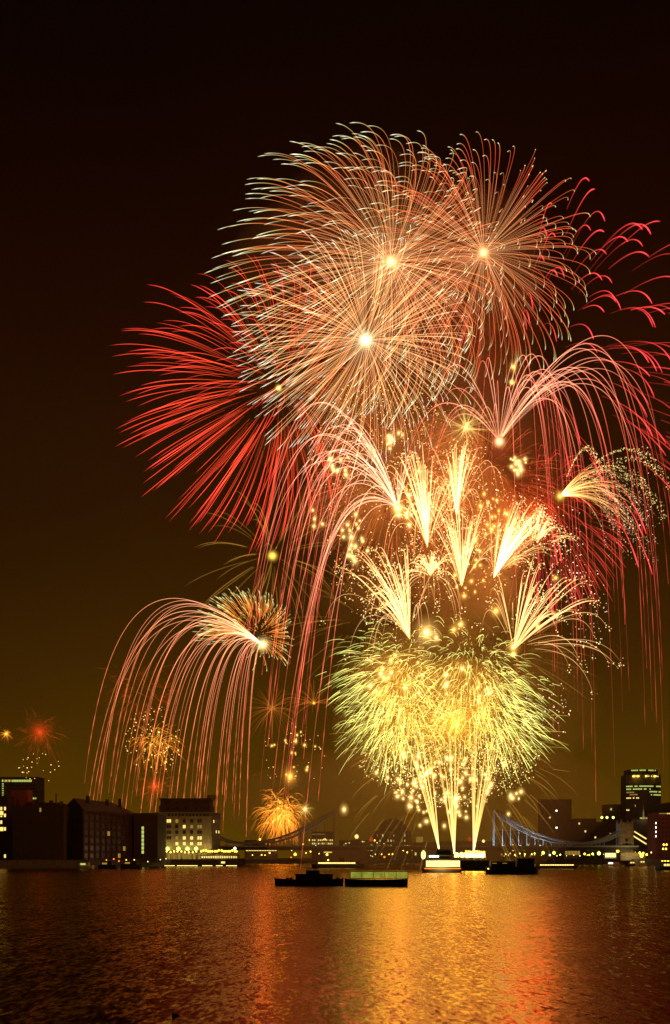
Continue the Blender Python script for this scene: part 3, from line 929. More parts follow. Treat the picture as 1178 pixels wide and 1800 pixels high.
# pleasure steamer
t, d = boat('pleasure_boat', 'brightly lit two deck pleasure boat moored in front of the comet columns', 742, 812, 1534, 1526, 6, 'white', bl=.2, br=.08)
bx(t, 'saloon', 'white', 747, 808, 1511, 1526, d, -2.5, 2.5)
for i in range(12):
    bx(t, 'window', 'litcream', 748.5 + i * 4.95, 753 + i * 4.95, 1513, 1523.5, d, -2.56, -2.4)
bx(t, 'upper_deck', 'conc', 744, 812, 1509.8, 1511, d, -2.8, 2.8)
bx(t, 'deck_house', 'white', 752, 792, 1503, 1509.8, d, -1.7, 1.7)
for i in range(4):
    bx(t, 'window', 'litwhite', 754 + i * 4.4, 757.6 + i * 4.4, 1499 + 5, 1507, d, -1.76, -1.6)
bx(t, 'funnel_housing', 'dark', 767, 793, 1496, 1503, d, -1.2, 1.2)
for i in range(6):
    bx(t, 'chimney', 'dark', 768 + i * 4, 771 + i * 4, 1493.5, 1496, d, -.5, .5)
m = MB(); m.ball((wx(744, d), d - 1.5, wz(1503, d)), .85, 8, 6, squash=1.9); part(m, 'bow_lamp', M['litcream'], t, True)
m = MB(); m.bar((wx(744, d), d - 1.5, wz(1511, d)), (wx(744, d), d - 1.5, wz(1508, d)), .1); part(m, 'lamp_post', M['dark'], t)
m = MB()
for i in range(12):
    m.bar((wx(794 + i * 1.6, d), d - 2.7, wz(1509.8, d)), (wx(794 + i * 1.6, d), d - 2.7, wz(1505.5, d)), .03)
m.bar((wx(794, d), d - 2.7, wz(1505.5, d)), (wx(812, d), d - 2.7, wz(1505.5, d)), .04)
part(m, 'railing', M['white'], t)
bx(t, 'glowing_strake', 'litora', 745, 809, 1526.3, 1527.2, d, -3.05, -2.95)  # strake made to glow, orange light put into its material
lamp_light(t, (wx(775, d), d - 6, 2.0), 250, (1, .75, .25))
# firework barge
t, d = boat('firework_barge', 'dark firework barge with fire blazing on its deck, right of the pleasure boat', 796, 862, 1531, 1518, 9, bl=.06, br=.06, d=588)
bx(t, 'coaming', 'hull', 800, 858, 1512, 1518, d, -4, 4)
for i in range(14):
    m = MB(); m.bar((wx(804 + i * 3.9, d), d - 2 + (i % 3) * 2, wz(1512, d)), (wx(804 + i * 3.9 + (i % 5 - 2) * .4, d), d - 2 + (i % 3) * 2, wz(1506, d)), .22, 8); part(m, 'mortar', M['dark'], t)
m = MB()
l = Vector(t.location)
for i in range(420):
    x = U_(818, 852); h = R_() ** 1.8 * 11
    q = P(x, 1506 - h, d) - l
    q.y = U_(-2.5, 2.5)
    m.speck(q, U_(.2, .42) * (1.1 - h / 14), tuple(U_(.5, 1.5) * c for c in lin(255, 205, 90)))
for i in range(90):
    q = P(U_(800, 816), 1506 - R_() ** 2 * 7, d) - l
    q.y = U_(-2, 2)
    m.speck(q, U_(.15, .35), tuple(U_(.5, 1.4) * c for c in lin(255, 205, 100)))
o = bpy.data.objects.new('fire', m.mesh('fire', SPARK)); C.objects.link(o); o.parent = t; o['kind'] = 'stuff'
lamp_light(t, (wx(836, d), d, wz(1500, d)), 5000, (1, .68, .2))
# dark lighter right of it
t, d = boat('lighter', 'black lighter piled with dark gear, without lights, right of the firework barge', 854, 946, 1537, 1524, 6, bl=.08, br=.05)
bx(t, 'cargo_cover', 'dark', 862, 905, 1514, 1524, d, -2.4, 2.4)
bx(t, 'deck_cabin', 'dark', 908, 938, 1510, 1524, d, -2.1, 2.1)
bx(t, 'cabin_roof', 'hull', 906, 940, 1508.8, 1510, d, -2.4, 2.4)
for x in (914, 923, 932):
    bx(t, 'window', 'glass', x - 3, x + 3, 1513, 1518, d, -2.16, -2)
for x, k in ((868, 'litdim'), (886, 'litdim')):
    bx(t, 'deck_lamp', k, x - 4, x + 4, 1517, 1518, d, -2.46, -2.4)
m = MB(); m.ball((wx(857, d), d - 2.6, wz(1527, d)), .22, 8, 6); part(m, 'side_lamp', M['lityel'], t, True)
m = MB(); m.bar((wx(885, d), d, wz(1514, d)), (wx(885, d), d, wz(1500, d)), .08); m.bar((wx(885, d), d, wz(1503, d)), (wx(900, d), d, wz(1511, d)), .05); part(m, 'derrick', M['dark'], t)
# strip-lit boats at the right
t, d = boat('river_bus', 'low dark river bus with a single thin strip of light right of the black lighter', 942, 1014, 1527, 1522.5, 5, bl=.12, br=.1)
bx(t, 'saloon', 'dark', 948, 1008, 1517, 1522.4, d, -2, 2)
for i in range(14):
    bx(t, 'window', 'litcream', 948.5 + i * 4.25, 952.2 + i * 4.25, 1519.8, 1521.4, d, -2.06, -1.9)
t, d = boat('river_bus', 'small far river bus with an orange lit window strip under the pale pavilion', 974, 1006, 1516.5, 1512.5, 5, bl=.12, br=.1)
bx(t, 'saloon', 'dark', 977, 1003, 1508.5, 1512.4, d, -2, 2)
for i in range(7):
    bx(t, 'window', 'lityel', 978.5 + i * 3.4, 981.4 + i * 3.4, 1510, 1511.8, d, -2.06, -1.9)
bx(t, 'wheelhouse', 'dark', 986, 992, 1505.5, 1508.5, d, -1.4, 1.4)
# moored craft before the bright pavilion
for x0, x1, yw, lb in ((1060, 1092, 1524, 'white moored launch reflecting the bright landing pavilion'), (1098, 1116, 1523, 'small moored launch with one yellow cabin light under the arches'), (1116, 1136, 1521.5, 'pale moored cruiser under the right end of the arches')):
    t, d = boat('moored_launch', lb, x0, x1, yw, yw - 4, 3.4, 'white' if x0 != 1098 else 'hull', bl=.25, br=.08, d=820)
    bx(t, 'cabin', 'white', x0 + 8, x1 - 4, yw - 8.5, yw - 4.2, d, -1.2, 1.2)
    for i in range(2):
        bx(t, 'window', 'litwhite' if x0 == 1060 else 'lit', x0 + 9.5 + i * 4, x0 + 12.5 + i * 4, yw - 7.6, yw - 5.4, d, -1.26, -1.1)
t, d = boat('party_boat', 'golden lit party boat cut by the right edge', 1152, 1230, 1530, 1523.5, 5.5, bl=.22, br=.08)
bx(t, 'saloon', 'dark', 1163, 1224, 1512.5, 1523.4, d, -2.2, 2.2)
for i in range(12):
    bx(t, 'window', 'lit', 1165 + i * 4.8, 1168.8 + i * 4.8, 1518.5, 1522.5, d, -2.26, -2.1)
    bx(t, 'deck_lamp', 'lityel', 1161 + i * 5, 1164 + i * 5, 1513 + .0, 1514.2, d, -2.26, -2.1)
# small craft under the left quay
for x0, x1, yw, lb, lt in ((134, 166, 1527, 'small grey cabin boat with a green lamp moored below the pilastered warehouse', 'litgreen'), (172, 206, 1526, 'little dark workboat moored left of the quay lamps', 'litdim'),
                           (212, 250, 1525, 'dark dinghy tender moored below the lower warehouse', 'litdim')):
    t, d = boat('moored_launch', lb, x0, x1, yw, yw - 5, 3.2, 'white' if x0 == 134 else 'hull', bl=.25, br=.08, d=655)
    bx(t, 'cabin', 'white' if x0 == 134 else 'dark', x0 + 6, x1 - 9, yw - 11, yw - 5.1, d, -1.1, 1.1)
    bx(t, 'window', lt, x0 + 8, x0 + 17, yw - 9.5, yw - 6.5, d, -1.16, -1.0)
    bx(t, 'cabin_roof', 'dark', x0 + 5, x1 - 8, yw - 11.8, yw - 11, d, -1.3, 1.3)
t, d = boat('hotel_barge', 'long low floating landing stage with a broken strip of light below the hotel pier', 286, 424, 1524.5, 1521, 4, bl=.03, br=.03, d=800)
for a, b in ((290, 308), (312, 348), (356, 374), (380, 392), (398, 417)):
    bx(t, 'light_strip', 'litcream', a, b, 1521.3, 1522.3, d, -2.12, -1.98)
bx(t, 'shed', 'dark', 386, 402, 1513, 1520.8, d, -1.2, 1.2)
bx(t, 'lit_window', 'lit', 389, 396, 1514.3, 1518, d, -1.26, -1.1)
# driftwood close by
d = CAMZ * F / (1787 - HY)
t = thing('driftwood', 'small dark lump of driftwood floating near the bottom left', 'driftwood', (wx(308, d), d, 0))
m = MB(); m.bar((wx(303, d), d, .06), (wx(315, d), d + .1, .02), .07, 7, .04); part(m, 'log', M['wood'], t)
m = MB(); m.bar((wx(306, d), d, .08), (wx(303.5, d), d - .05, .13), .035, 6, .02); part(m, 'branch', M['wood'], t)


# ------------------------------------------------------------------ fireworks
# every burst is a thing: its burning star trails are parts, computed as flights with drag, gravity and wind
GAIN = 1.0


def ramp(stops, t):
    for (a, ca), (b, cb) in zip(stops, stops[1:]):
        if t <= b:
            f = (t - a) / (b - a) if b > a else 0
            f = max(0.0, min(1.0, f))
            return tuple(x + (y - x) * f for x, y in zip(ca, cb))
    return stops[-1][1]


def G(r, g, b, k=1.0, w=1.0):
    """flame colour (as seen where a single trail fills the view), brightness, width factor"""
    c = lin(r, g, b, 0.5 * k)
    return (*c, w)


def H(r, g, b, k=1.0, w=1.0):
    """the same from a linear flame colour, brighter than film can hold"""
    return (r * k * 0.5, g * k * 0.5, b * k * 0.5, w)


def flight(v, k, u, T, n, t0=0.0, warp=1.0):
    out = []
    for i in range(n):
        s = i / (n - 1)
        t = t0 + (T - t0) * s ** warp
        e = (1 - math.exp(-k * t)) / k
        out.append((t / T, Vector((u[0] * t + (v[0] - u[0]) * e, u[1] * t + (v[1] - u[1]) * e, v[2] * e))))
    return out


def sphere_dirs(n, jit=0.35):
    out = []
    for i in range(n):
        z = 1 - 2 * (i + 0.5) / n
        a = i * 2.399963 + U_(-jit, jit)
        z = max(-1, min(1, z + U_(-jit, jit) * 2.0 / math.sqrt(n)))
        q = math.sqrt(max(0, 1 - z * z))
        out.append(Vector((q * math.cos(a), z, q * math.sin(a))))
    return out


def trail(fl, d, rmp, wpx, k=1.0, dots=0.0, dots_from=0.5):
    m = d / F
    pts, rad, cols = [], [], []
    for s, p in fl:
        c = ramp(rmp, s)
        g = k * GAIN
        w = wpx * c[3]
        if dots and s > dots_from:
            q = U_(0, 1)
            j = min(1.0, (s - dots_from) / 0.25)
            g *= (1 - dots * j) + dots * j * (2.6 if q > 0.62 else 0.15)
        pts.append(Vector((p.x, p.z, -p.y)) * m)
        rad.append(max(0.05, w) * m)
        cols.append((c[0] * g, c[1] * g, c[2] * g))
    return pts, rad, cols


def emit_trails(t, trails, name='trail', limit=96):
    def key(tr):
        a, b = tr[0][0], tr[0][-1]
        return -max((p - a).length * max(r) for p, r in ((b, tr[1]), (tr[0][len(tr[0]) // 2], tr[1])))
    trails = sorted(trails, key=key)
    for tr in trails[:limit]:
        mb = MB(); mb.tube(*tr)
        o = bpy.data.objects.new(name, mb.mesh(name, SPARK)); C.objects.link(o); o.parent = t
    if len(trails) > limit:
        mb = MB()
        for tr in trails[limit:]:
            mb.tube(*tr)
        o = bpy.data.objects.new('fine_trails', mb.mesh('fine_trails', SPARK)); C.objects.link(o); o.parent = t
        o['kind'] = 'stuff'


def glow_ball(t, d, rpx, rgb, k, name='core', off=(0, 0, 0), n=9, power=2.2):
    """hot gas ball: nested thin shells of glow whose light adds up towards the middle"""
    mb = MB()
    m = d / F
    for i in range(n):
        f = ((i + 1) / n) ** 1.5
        e = k * ((1 - i / n) ** power) * 0.32
        c = lin(*rgb)
        mb.ball(Vector(off) * m, rpx * f * m, 12, 8, tuple(x * e for x in c))
    o = bpy.data.objects.new(name, mb.mesh(name, SPARK)); C.objects.link(o); o.parent = t
    return o


def burst(name, label, cx, cy, d, n, Rpx, k, u, rmp, wpx=0.8, zs=1.0, t0=(0.0, 0.04), t1=(0.88, 1.06), rj=0.10, seg=18,
          core=None, light=None, keep=None, cj=0, cat='firework', kk=(0.7, 1.25), squash=1.0, group=None, dots=0.0, drops=None):
    t = thing(name, label, cat, P(cx, cy, d), group)
    T = 1.0
    v0 = Rpx * k / (1 - math.exp(-k))
    trs = []
    for dv in sphere_dirs(n):
        if keep and not keep(dv):
            continue
        sp = v0 * (1 + U_(-rj, rj))
        dv = Vector((dv.x, dv.y, dv.z * zs)).normalized()
        v = Vector((dv.x * sp, dv.y * sp * squash, dv.z * sp))
        fl = flight(v, k, u, T * U_(*t1), seg, U_(*t0), 1.15)
        if cj:
            off = Vector((rnd.gauss(0, cj), rnd.gauss(0, cj), rnd.gauss(0, cj)))
            fl = [(s_, p_ + off) for s_, p_ in fl]
        trs.append(trail(fl, d, rmp, wpx * U_(0.8, 1.2), U_(*kk), dots))
    emit_trails(t, trs)
    if core:
        glow_ball(t, d, *core)
    if light:
        lamp_light(t, P(cx, cy, d), *light)
    return t


# ---- the three big peonies at the top
PEACH = [(0.0, G(255, 226, 160, 0.2, 0.5)), (0.1, G(250, 190, 120, 0.4, 0.6)), (0.24, G(240, 160, 100, 0.6, 0.8)), (0.4, G(226, 106, 64, 0.8, 0.9)), (0.62, G(232, 128, 66, 0.85, 0.95)),
         (0.74, G(222, 196, 112, 0.75, 0.95)), (0.86, G(222, 222, 165, 0.8, 1.0)), (0.95, G(252, 250, 214, 1.3, 1.1)), (1.0, G(190, 170, 90, 0.4, 1.0))]
burst('peony_firework', 'huge peach and yellow peony burst with white curling tips, highest in the sky, leaning left', 687, 460, 660, 430, 246, 3.0, (-88, 52), PEACH, 0.60, rj=0.06,
      t1=(0.84, 1.12), core=(20, (255, 236, 150), 2.2), light=(30000, (1.0, .20, .03)))
PEACH2 = [(0.0, G(255, 226, 160, 0.2, 0.5)), (0.1, G(248, 176, 110, 0.4, 0.6)), (0.24, G(238, 144, 92, 0.62, 0.8)), (0.4, G(216, 76, 46, 0.85, 0.9)), (0.66, G(226, 100, 56, 0.85, 0.95)),
          (0.8, G(220, 170, 90, 0.75, 0.95)), (0.9, G(225, 215, 140, 0.8, 1.05)), (0.97, G(255, 250, 206, 1.4, 1.2)), (1.0, G(230, 220, 160, 0.8, 0.9))]
burst('peony_firework', 'big reddish peach peony burst with blunt bright tips at upper right of the display', 850, 444, 700, 310, 202, 3.2, (-30, 44), PEACH2, 0.62,
      t1=(0.9, 1.08), core=(19, (255, 236, 150), 2.0), light=(26000, (1.0, .18, .03)))
PEACH3 = [(0.0, G(255, 235, 175, 0.2, 0.5)), (0.1, G(255, 190, 120, 0.4, 0.6)), (0.24, G(250, 184, 110, 0.7, 0.8)), (0.42, G(244, 176, 114, 0.85, 0.9)), (0.7, G(236, 168, 104, 0.8, 0.9)),
          (0.84, G(226, 200, 130, 0.8, 1.0)), (0.94, G(246, 244, 224, 1.1, 1.15)), (1.0, G(205, 205, 170, 0.5, 0.9))]
burst('peony_firework', 'dense peach peony burst with a bright white starry centre below the two largest bursts', 643, 598, 620, 320, 210, 2.2, (-40, 34), PEACH3, 0.60,
      t1=(0.84, 1.08), core=(24, (255, 244, 190), 2.6), light=(30000, (1.0, .23, .04)))

# ---- red bursts left and right
RED = [(0.0, H(.10, .012, .003, 0.6, 0.6)), (0.2, H(.34, .03, .010, 0.9, 0.8)), (0.5, H(.95, .055, .022, 1.1, 1.0)), (0.8, H(1, .05, .032, 1.2, 1.1)), (0.92, H(.8, .04, .03, 1.0, 0.9)), (1.0, H(.2, .012, .01, 0.4, 0.4))]
burst('red_firework', 'wide crimson chrysanthemum burst spreading to the left of the peach bursts', 490, 682, 650, 350, 250, 2.3, (-70, 62), RED, 0.64,
      t0=(0.12, 0.24), t1=(0.8, 1.08), kk=(0.5, 1.2), keep=lambda v: v.x < 0.66 and (v.y > -0.7 or R_() < 0.5),
      core=(9, (255, 225, 110), 3.0), light=(30000, (1.0, .05, .012)))
RED2 = [(0.0, G(40, 8, 8, 0.3, 0.5)), (0.4, G(110, 24, 22, 0.6, 0.8)), (0.7, G(196, 46, 44, 0.85, 1.0)), (0.9, G(238, 64, 66, 1.0, 1.15)), (1.0, G(200, 40, 44, 0.7, 0.9))]
burst('red_firework', 'sparse crimson burst with hooked streaks running off to the right of the peach bursts', 900, 672, 700, 270, 350, 3.2, (10, 120), RED2, 1.1, 0.6,
      t0=(0.25, 0.45), t1=(0.8, 1.15), kk=(1.3, 2.4), rj=0.22, keep=lambda v: v.x > 0.1 and v.y < 0.5,
      core=(9, (255, 225, 110), 3.0), light=(50000, (1.0, .05, .015)))
RED3 = [(0.0, G(40, 10, 8, 0.2, 0.5)), (0.4, G(110, 28, 20, 0.6, 0.8)), (0.8, G(196, 48, 44, 0.8, 1.0)), (1.0, G(150, 30, 30, 0.5, 0.8))]
burst('red_firework', 'dim red drooping burst behind the pink arching streamers on the right side', 942, 905, 640, 300, 155, 2.0, (14, 90), RED3, 0.85,
      t0=(0.3, 0.5), kk=(0.8, 1.7), keep=lambda v: v.x > -0.25, light=(70000, (1.0, .06, .012)))
ORNG = [(0.0, G(90, 40, 10, 0.4, 0.5)), (0.4, G(170, 70, 30, 0.55, 0.8)), (0.8, G(190, 84, 44, 0.6, 0.9)), (1.0, G(120, 50, 24, 0.4, 0.8))]
burst('red_firework', 'faint rusty orange burst tangled behind the white fountains in the middle', 690, 850, 690, 260, 155, 1.6, (-10, 60), ORNG, 0.85,
      t0=(0.25, 0.5), kk=(0.7, 1.4))
burst('red_firework', 'faint rusty streaks behind the starry cluster right of the white fountains', 850, 850, 690, 220, 140, 1.6, (-10, 60), ORNG, 0.85,
      t0=(0.3, 0.5), kk=(0.6, 1.2))

# ---- soft gold bursts
OLIVE = [(0.0, G(230, 200, 110, 0.8, 1.2)), (0.5, G(170, 130, 50, 0.5, 1.2)), (1.0, G(90, 66, 14, 0.3, 1.0))]
burst('gold_firework', 'small soft gold burst with fuzzy rays under the right red burst', 820, 750, 640, 90, 70, 1.4, (0, 10), OLIVE, 0.95, kk=(0.2, 0.6), cj=3,
      core=(14, (255, 226, 130), .8), light=(6000, (1.0, .65, .2)))
DIM = [(0.0, G(150, 104, 24, 0.15, 0.8)), (0.3, G(168, 122, 40, 0.45, 1.0)), (0.75, G(168, 120, 50, 0.45, 1.0)), (1.0, G(90, 60, 16, 0.2, 0.7))]
burst('gold_firework', 'dim olive spider burst with long thin rays and a yellow heart, far left', 479, 977, 680, 44, 150, 1.8, (-30, 60), DIM, 1.1, t0=(0.1, 0.22),
      kk=(0.4, 1.2), core=(14, (255, 205, 70), 3.2), light=(3000, (1.0, .65, .15)))
burst('gold_firework', 'dim olive rays crossing the air right of the yellow green bursts', 903, 1150, 620, 50, 140, 1.5, (30, 50), DIM, 0.9, t0=(0.1, 0.3), kk=(0.3, 0.9),
      core=(9, (255, 225, 110), 3.0))
burst('gold_firework', 'faint olive rays crossing the pink streamers left of the yellow green bursts', 640, 1090, 660, 50, 150, 1.5, (-30, 40), DIM, 0.9, t0=(0.1, 0.3), kk=(0.25, 0.75))
burst('gold_firework', 'low olive willow of drooping arcs over the firework barge', 800, 1335, 600, 130, 205, 1.9, (0, 120), DIM, 0.95, t0=(0.35, 0.6), kk=(0.4, 1.2),
      keep=lambda v: abs(v.x) > 0.35 and v.y > -0.5 and R_() < .8)
FAINT = [(0.0, G(200, 120, 40, 0.3, 1.0)), (0.5, G(170, 90, 34, 0.35, 1.0)), (1.0, G(110, 60, 20, 0.15, 0.8))]
burst('gold_firework', 'faint brownish palm low between the two curtains of pink streamers', 552, 1236, 720, 40, 60, 1.5, (0, 40), FAINT, 1.0, kk=(0.5, 1.1), core=(5, (255, 190, 60), 2.5), keep=lambda v: v.y < 0.2)
burst('gold_firework', 'faint brownish burst hanging beside the left pink palm', 478, 1245, 740, 50, 55, 1.5, (0, 30), FAINT, 0.9, kk=(0.4, 0.9))

# ---- glitter palm on the right
t = thing('glitter_firework', 'gold glitter palm throwing speckled plumes to the right', 'firework', P(985, 872, 600))
GLT = [(0.0, G(255, 220, 120, 1.0, 1.0)), (0.25, G(226, 160, 84, 0.7, 1.0)), (0.7, G(190, 140, 80, 0.5, 0.9)), (1.0, G(120, 100, 50, 0.3, 0.6))]
trs = []
gl = MB()
for i in range(60):
    a = math.radians(U_(-8, 48))
    sp = U_(150, 340)
    v = Vector((math.cos(a) * sp, -math.sin(a) * sp * 1.1 - 40, U_(-120, 120)))
    fl = flight(v, 1.8, (30, 190), U_(0.7, 1.0), 26, 0.02)
    trs.append(trail(fl, 600, GLT, 0.8, U_(0.5, 1.1), 0.6, 0.3))
    for s, p in flight(v, 1.8, (30, 190), 1.15, 60, 0.5):
        if R_() < 0.18:
            b = U_(0.05, 0.6)
            gl.speck(Vector((p.x + U_(-4, 4), p.z + U_(-4, 4), -p.y + U_(-4, 4))) * (600 / F), U_(0.4, 0.85) * 600 / F, tuple(b * x for x in lin(225, 205, 150)))
for vx_, vy_ in ((300, -330), (330, -290), (285, -235), (300, -200), (110, -330)):   # the long glitter arcs
    for j in range(3):
        v = Vector((vx_ + U_(-14, 14), vy_ + U_(-14, 14), U_(-40, 40)))
        for s, p in flight(v, 1.5, (20, 240), 1.15, 110, 0.12):
            if R_() < 0.45:
                b = U_(0.1, 0.7)
                gl.speck(Vector((p.x + U_(-4, 4) * s, p.z, -p.y + U_(-4, 4) * s)) * (600 / F), U_(0.5, 0.95) * 600 / F, tuple(b * x for x in lin(230, 200, 120)))
emit_trails(t, trs)
o = bpy.data.objects.new('glitter', gl.mesh('glitter', SPARK)); C.objects.link(o); o.parent = t; o['kind'] = 'stuff'
glow_ball(t, 600, 15, (255, 215, 90), 1.7)
lamp_light(t, P(985, 872, 600), 8000, (1, .4, .1))

# ---- pink palms: long streamers that arch over and fall almost to the river
PINK = [(0.0, H(1, .42, .2, .5, 0.6)), (0.05, H(1, .42, .22, .55, 0.7)), (0.13, H(1, .36, .2, 1.1, 0.9)), (0.28, H(1, .27, .15, 1.0, .95)), (0.45, H(.9, .16, .09, .9, .85)), (0.6, H(.7, .075, .045, 0.75, 0.75)), (1.0, H(.4, .035, .022, 0.5, 0.65))]


def palm(name, label, cx, cy, d, shots, core, light, rmp=PINK, wpx=1.1, kk=(0.7, 1.25), dots=0.6, dots_from=0.55, wind=0):
    t = thing(name, label, 'firework', P(cx, cy, d))
    trs = []
    for vx_, vy_, vz_, T in shots:
        fl = flight(Vector((vx_, vy_, vz_)), 1.6, (U_(-8, 4) + wind, 650), T, 64, 0.015, 1.1)
        trs.append(trail(fl, d, rmp, wpx * U_(0.7, 1.0), U_(*kk), dots, dots_from))
    emit_trails(t, trs)
    glow_ball(t, d, *core)
    lamp_light(t, P(cx, cy, d), *light)
    return t


sh = []
for i in range(36):
    a = ((i * 17) % 36 + R_()) / 36
    sh.append((50 + 490 * a ** 0.8 + U_(-30, 30), -(470 + 250 * R_()) - 60 * a, U_(-260, 260), U_(1.4, 2.1)))
for i in range(12):
    sh.append((U_(-360, 20), -U_(400, 680), U_(-200, 200), U_(0.9, 1.5)))
palm('palm_firework', 'tall pink palm whose streamers arch over to the right and fall as red threads', 878, 776, 620, sh, (16, (255, 226, 150), 2.6), (26000, (1, .14, .04)))
sh = []
for i in range(24):
    a = ((i * 7) % 24 + R_()) / 24
    sh.append((-(160 + 260 * a) + U_(-20, 20), -(500 + 300 * R_()), U_(-200, 200), U_(1.35, 1.85)))
for i in range(14):
    sh.append((-(110 + 220 * R_()), -(150 + 350 * R_()), U_(-160, 160), U_(1.3, 1.75)))
for i in range(9):
    sh.append((U_(-40, 130), -U_(300, 720), U_(-150, 150), U_(0.5, 1.0)))
palm('palm_firework', 'pale pink palm in the middle whose streamers fall away to the left in a curtain', 700, 893, 620, sh, (18, (255, 226, 120), 2.6), (26000, (1, .25, .04)), [(0.0, H(1, .5, .26, .7, .7)), (0.1, H(1, .5, .28, 1.15, .95)), (0.3, H(1, .42, .24, 1.1, 1.0)), (0.5, H(.9, .24, .13, .9, .85)), (0.75, H(.7, .1, .05, .8, .75)), (1.0, H(.5, .045, .025, .6, .7))], 0.95, (0.8, 1.3), wind=-38)
sh = []
for i in range(46):
    f = ((i * 19) % 46 + R_()) / 46
    vx_ = 45 + 525 * f ** .9
    vy_ = -(25 + 330 * f + 150 * R_() * (.4 + f))
    sh.append((-vx_ + U_(-12, 12), vy_, U_(-30, 120), U_(.95, 1.08) + .36 * f))
PINK2 = [(0.0, H(1, .5, .2, 1.3, .8)), (0.12, H(1, .42, .2, 1.15, .95)), (0.45, H(1, .28, .13, .95, .85)), (0.75, H(.9, .18, .07, .85, .75)), (1.0, H(.75, .11, .04, .75, .7))]
palm('palm_firework', 'salmon pink palm low on the left whose streamers pour down behind the riverside buildings', 462, 1133, 880, sh, (20, (255, 224, 140), 2.6), (15000, (1, .16, .03)),
     PINK2, 0.8, (0.7, 1.2), 0.55, 0.6)

# ---- small round burst above the left palm
I1 = [(0.0, G(190, 80, 30, 0.5, 0.8)), (0.35, G(228, 120, 44, 0.8, 0.9)), (0.7, G(224, 134, 56, 0.8, 0.8)), (0.86, G(212, 196, 100, 0.8, 0.9)), (0.96, G(236, 240, 180, 1.2, 1.2)), (1.0, G(180, 190, 110, 0.5, 1.0))]
burst('peony_firework', 'small round orange peony burst with white tips crowning the left pink palm', 444, 1118, 900, 420, 86, 1.6, (-28, 4), I1, 0.72, t0=(0.25, 0.55), seg=10, kk=(0.5, 1.2),
      keep=lambda v: v.y < 0.1 or (v.y < .6 and v.x > 0))

# ---- white fountains of comets
WHITE = [(0.0, H(1, .36, .10, 0.7, 0.8)), (0.15, H(1, .50, .16, 1.3, 0.95)), (0.5, H(1, .56, .2, 1.9, 1.0)), (0.8, H(1, .46, .13, 1.1, 0.9)), (1.0, H(.9, .26, .06, 0.6, 0.7))]


def mine(label, bx, by, d, ang, spread, h, n, k=1.7, drop=110, wpx=1.0, start=0.0, light=9000, gl=True, pw=1.0, group=None):
    t = thing('comet_fountain', label, 'firework', P(bx, by, d), group)
    trs = []
    sp_ = MB()
    h *= 1.22
    for i in range(n + n // 2):
        out = i >= n
        q = random.Random(i * 7 + int(bx)).gauss(0, 0.55)
        if out:
            q = U_(-1.6, 1.6)
        a = math.radians(ang + spread * max(-1.6, min(1.6, q)) * (1.35 if out else 1))
        v0 = h * k / (1 - math.exp(-k)) * (U_(0.55, 1.08) ** pw)
        v = Vector((math.sin(a) * v0, -math.cos(a) * v0, U_(-0.25, 0.25) * v0))
        T = U_(0.85, 1.12)
        fl = flight(v, k, (0, drop * (2.0 if out else 1)), T * (1.15 if out else 1), 18, start + U_(0, 0.04) + (.12 if out else 0), 1.0)
        trs.append(trail(fl, d, WHITE, wpx * (U_(.6, .8) if out else U_(0.8, 1.2)), U_(0.25, .7) if out else U_(0.5, 1.1)))
        if gl:                                        # crackling ends
            s, p = fl[-1]
            for j in range(5):
                b = U_(0.3, 1.0)
                sp_.speck(Vector((p.x + U_(-3, 9) * math.copysign(1, a), p.z + U_(-6, 6), -p.y + U_(-9, 5))) * (d / F), U_(0.5, 1.0) * d / F, tuple(b * x for x in lin(255, 220, 140)))
    emit_trails(t, trs)
    if gl:
        o = bpy.data.objects.new('crackle', sp_.mesh('crackle', SPARK)); C.objects.link(o); o.parent = t; o['kind'] = 'stuff'
    if light:
        a = math.radians(ang)
        lamp_light(t, P(bx + math.sin(a) * h * .6, by - math.cos(a) * h * .4, d), light, (1, .29, .045))
    return t


mine('white comet fountain fanning up to the left, lowest one left of the bright star', 721, 1124, 600, -14, 15, 176, 46)
mine('small white comet fountain with drooping side arms, in the middle of the fountains', 757, 1012, 610, -6, 50, 58, 34, 2.2, 60)
mine('tall narrow white comet fountain with falling outer streaks, left of the two high ones', 752, 962, 620, -3, 15, 185, 52, 1.9, 120)
mine('tall narrow white comet fountain, right of the two high ones', 803, 908, 625, 0, 12, 140, 40, 1.9, 90)
mine('white comet fountain standing directly below the right high one', 812, 1032, 615, 1, 15, 150, 42, 1.8, 70)
mine('brightest solid white comet fountain leaning to the right', 868, 1016, 610, 24, 13, 128, 64, 1.6, 40, 1.25, light=14000)
mine('short bundle of white comets leaning right with crackling ends, beside the gold glitter palm', 934, 975, 605, 24, 26, 78, 30, 1.5, 30, 1.1, 0.3)
mine('white comet fountain spreading wide to the right, lowest on the right side', 903, 1142, 600, 27, 26, 150, 38, 1.8, 60)

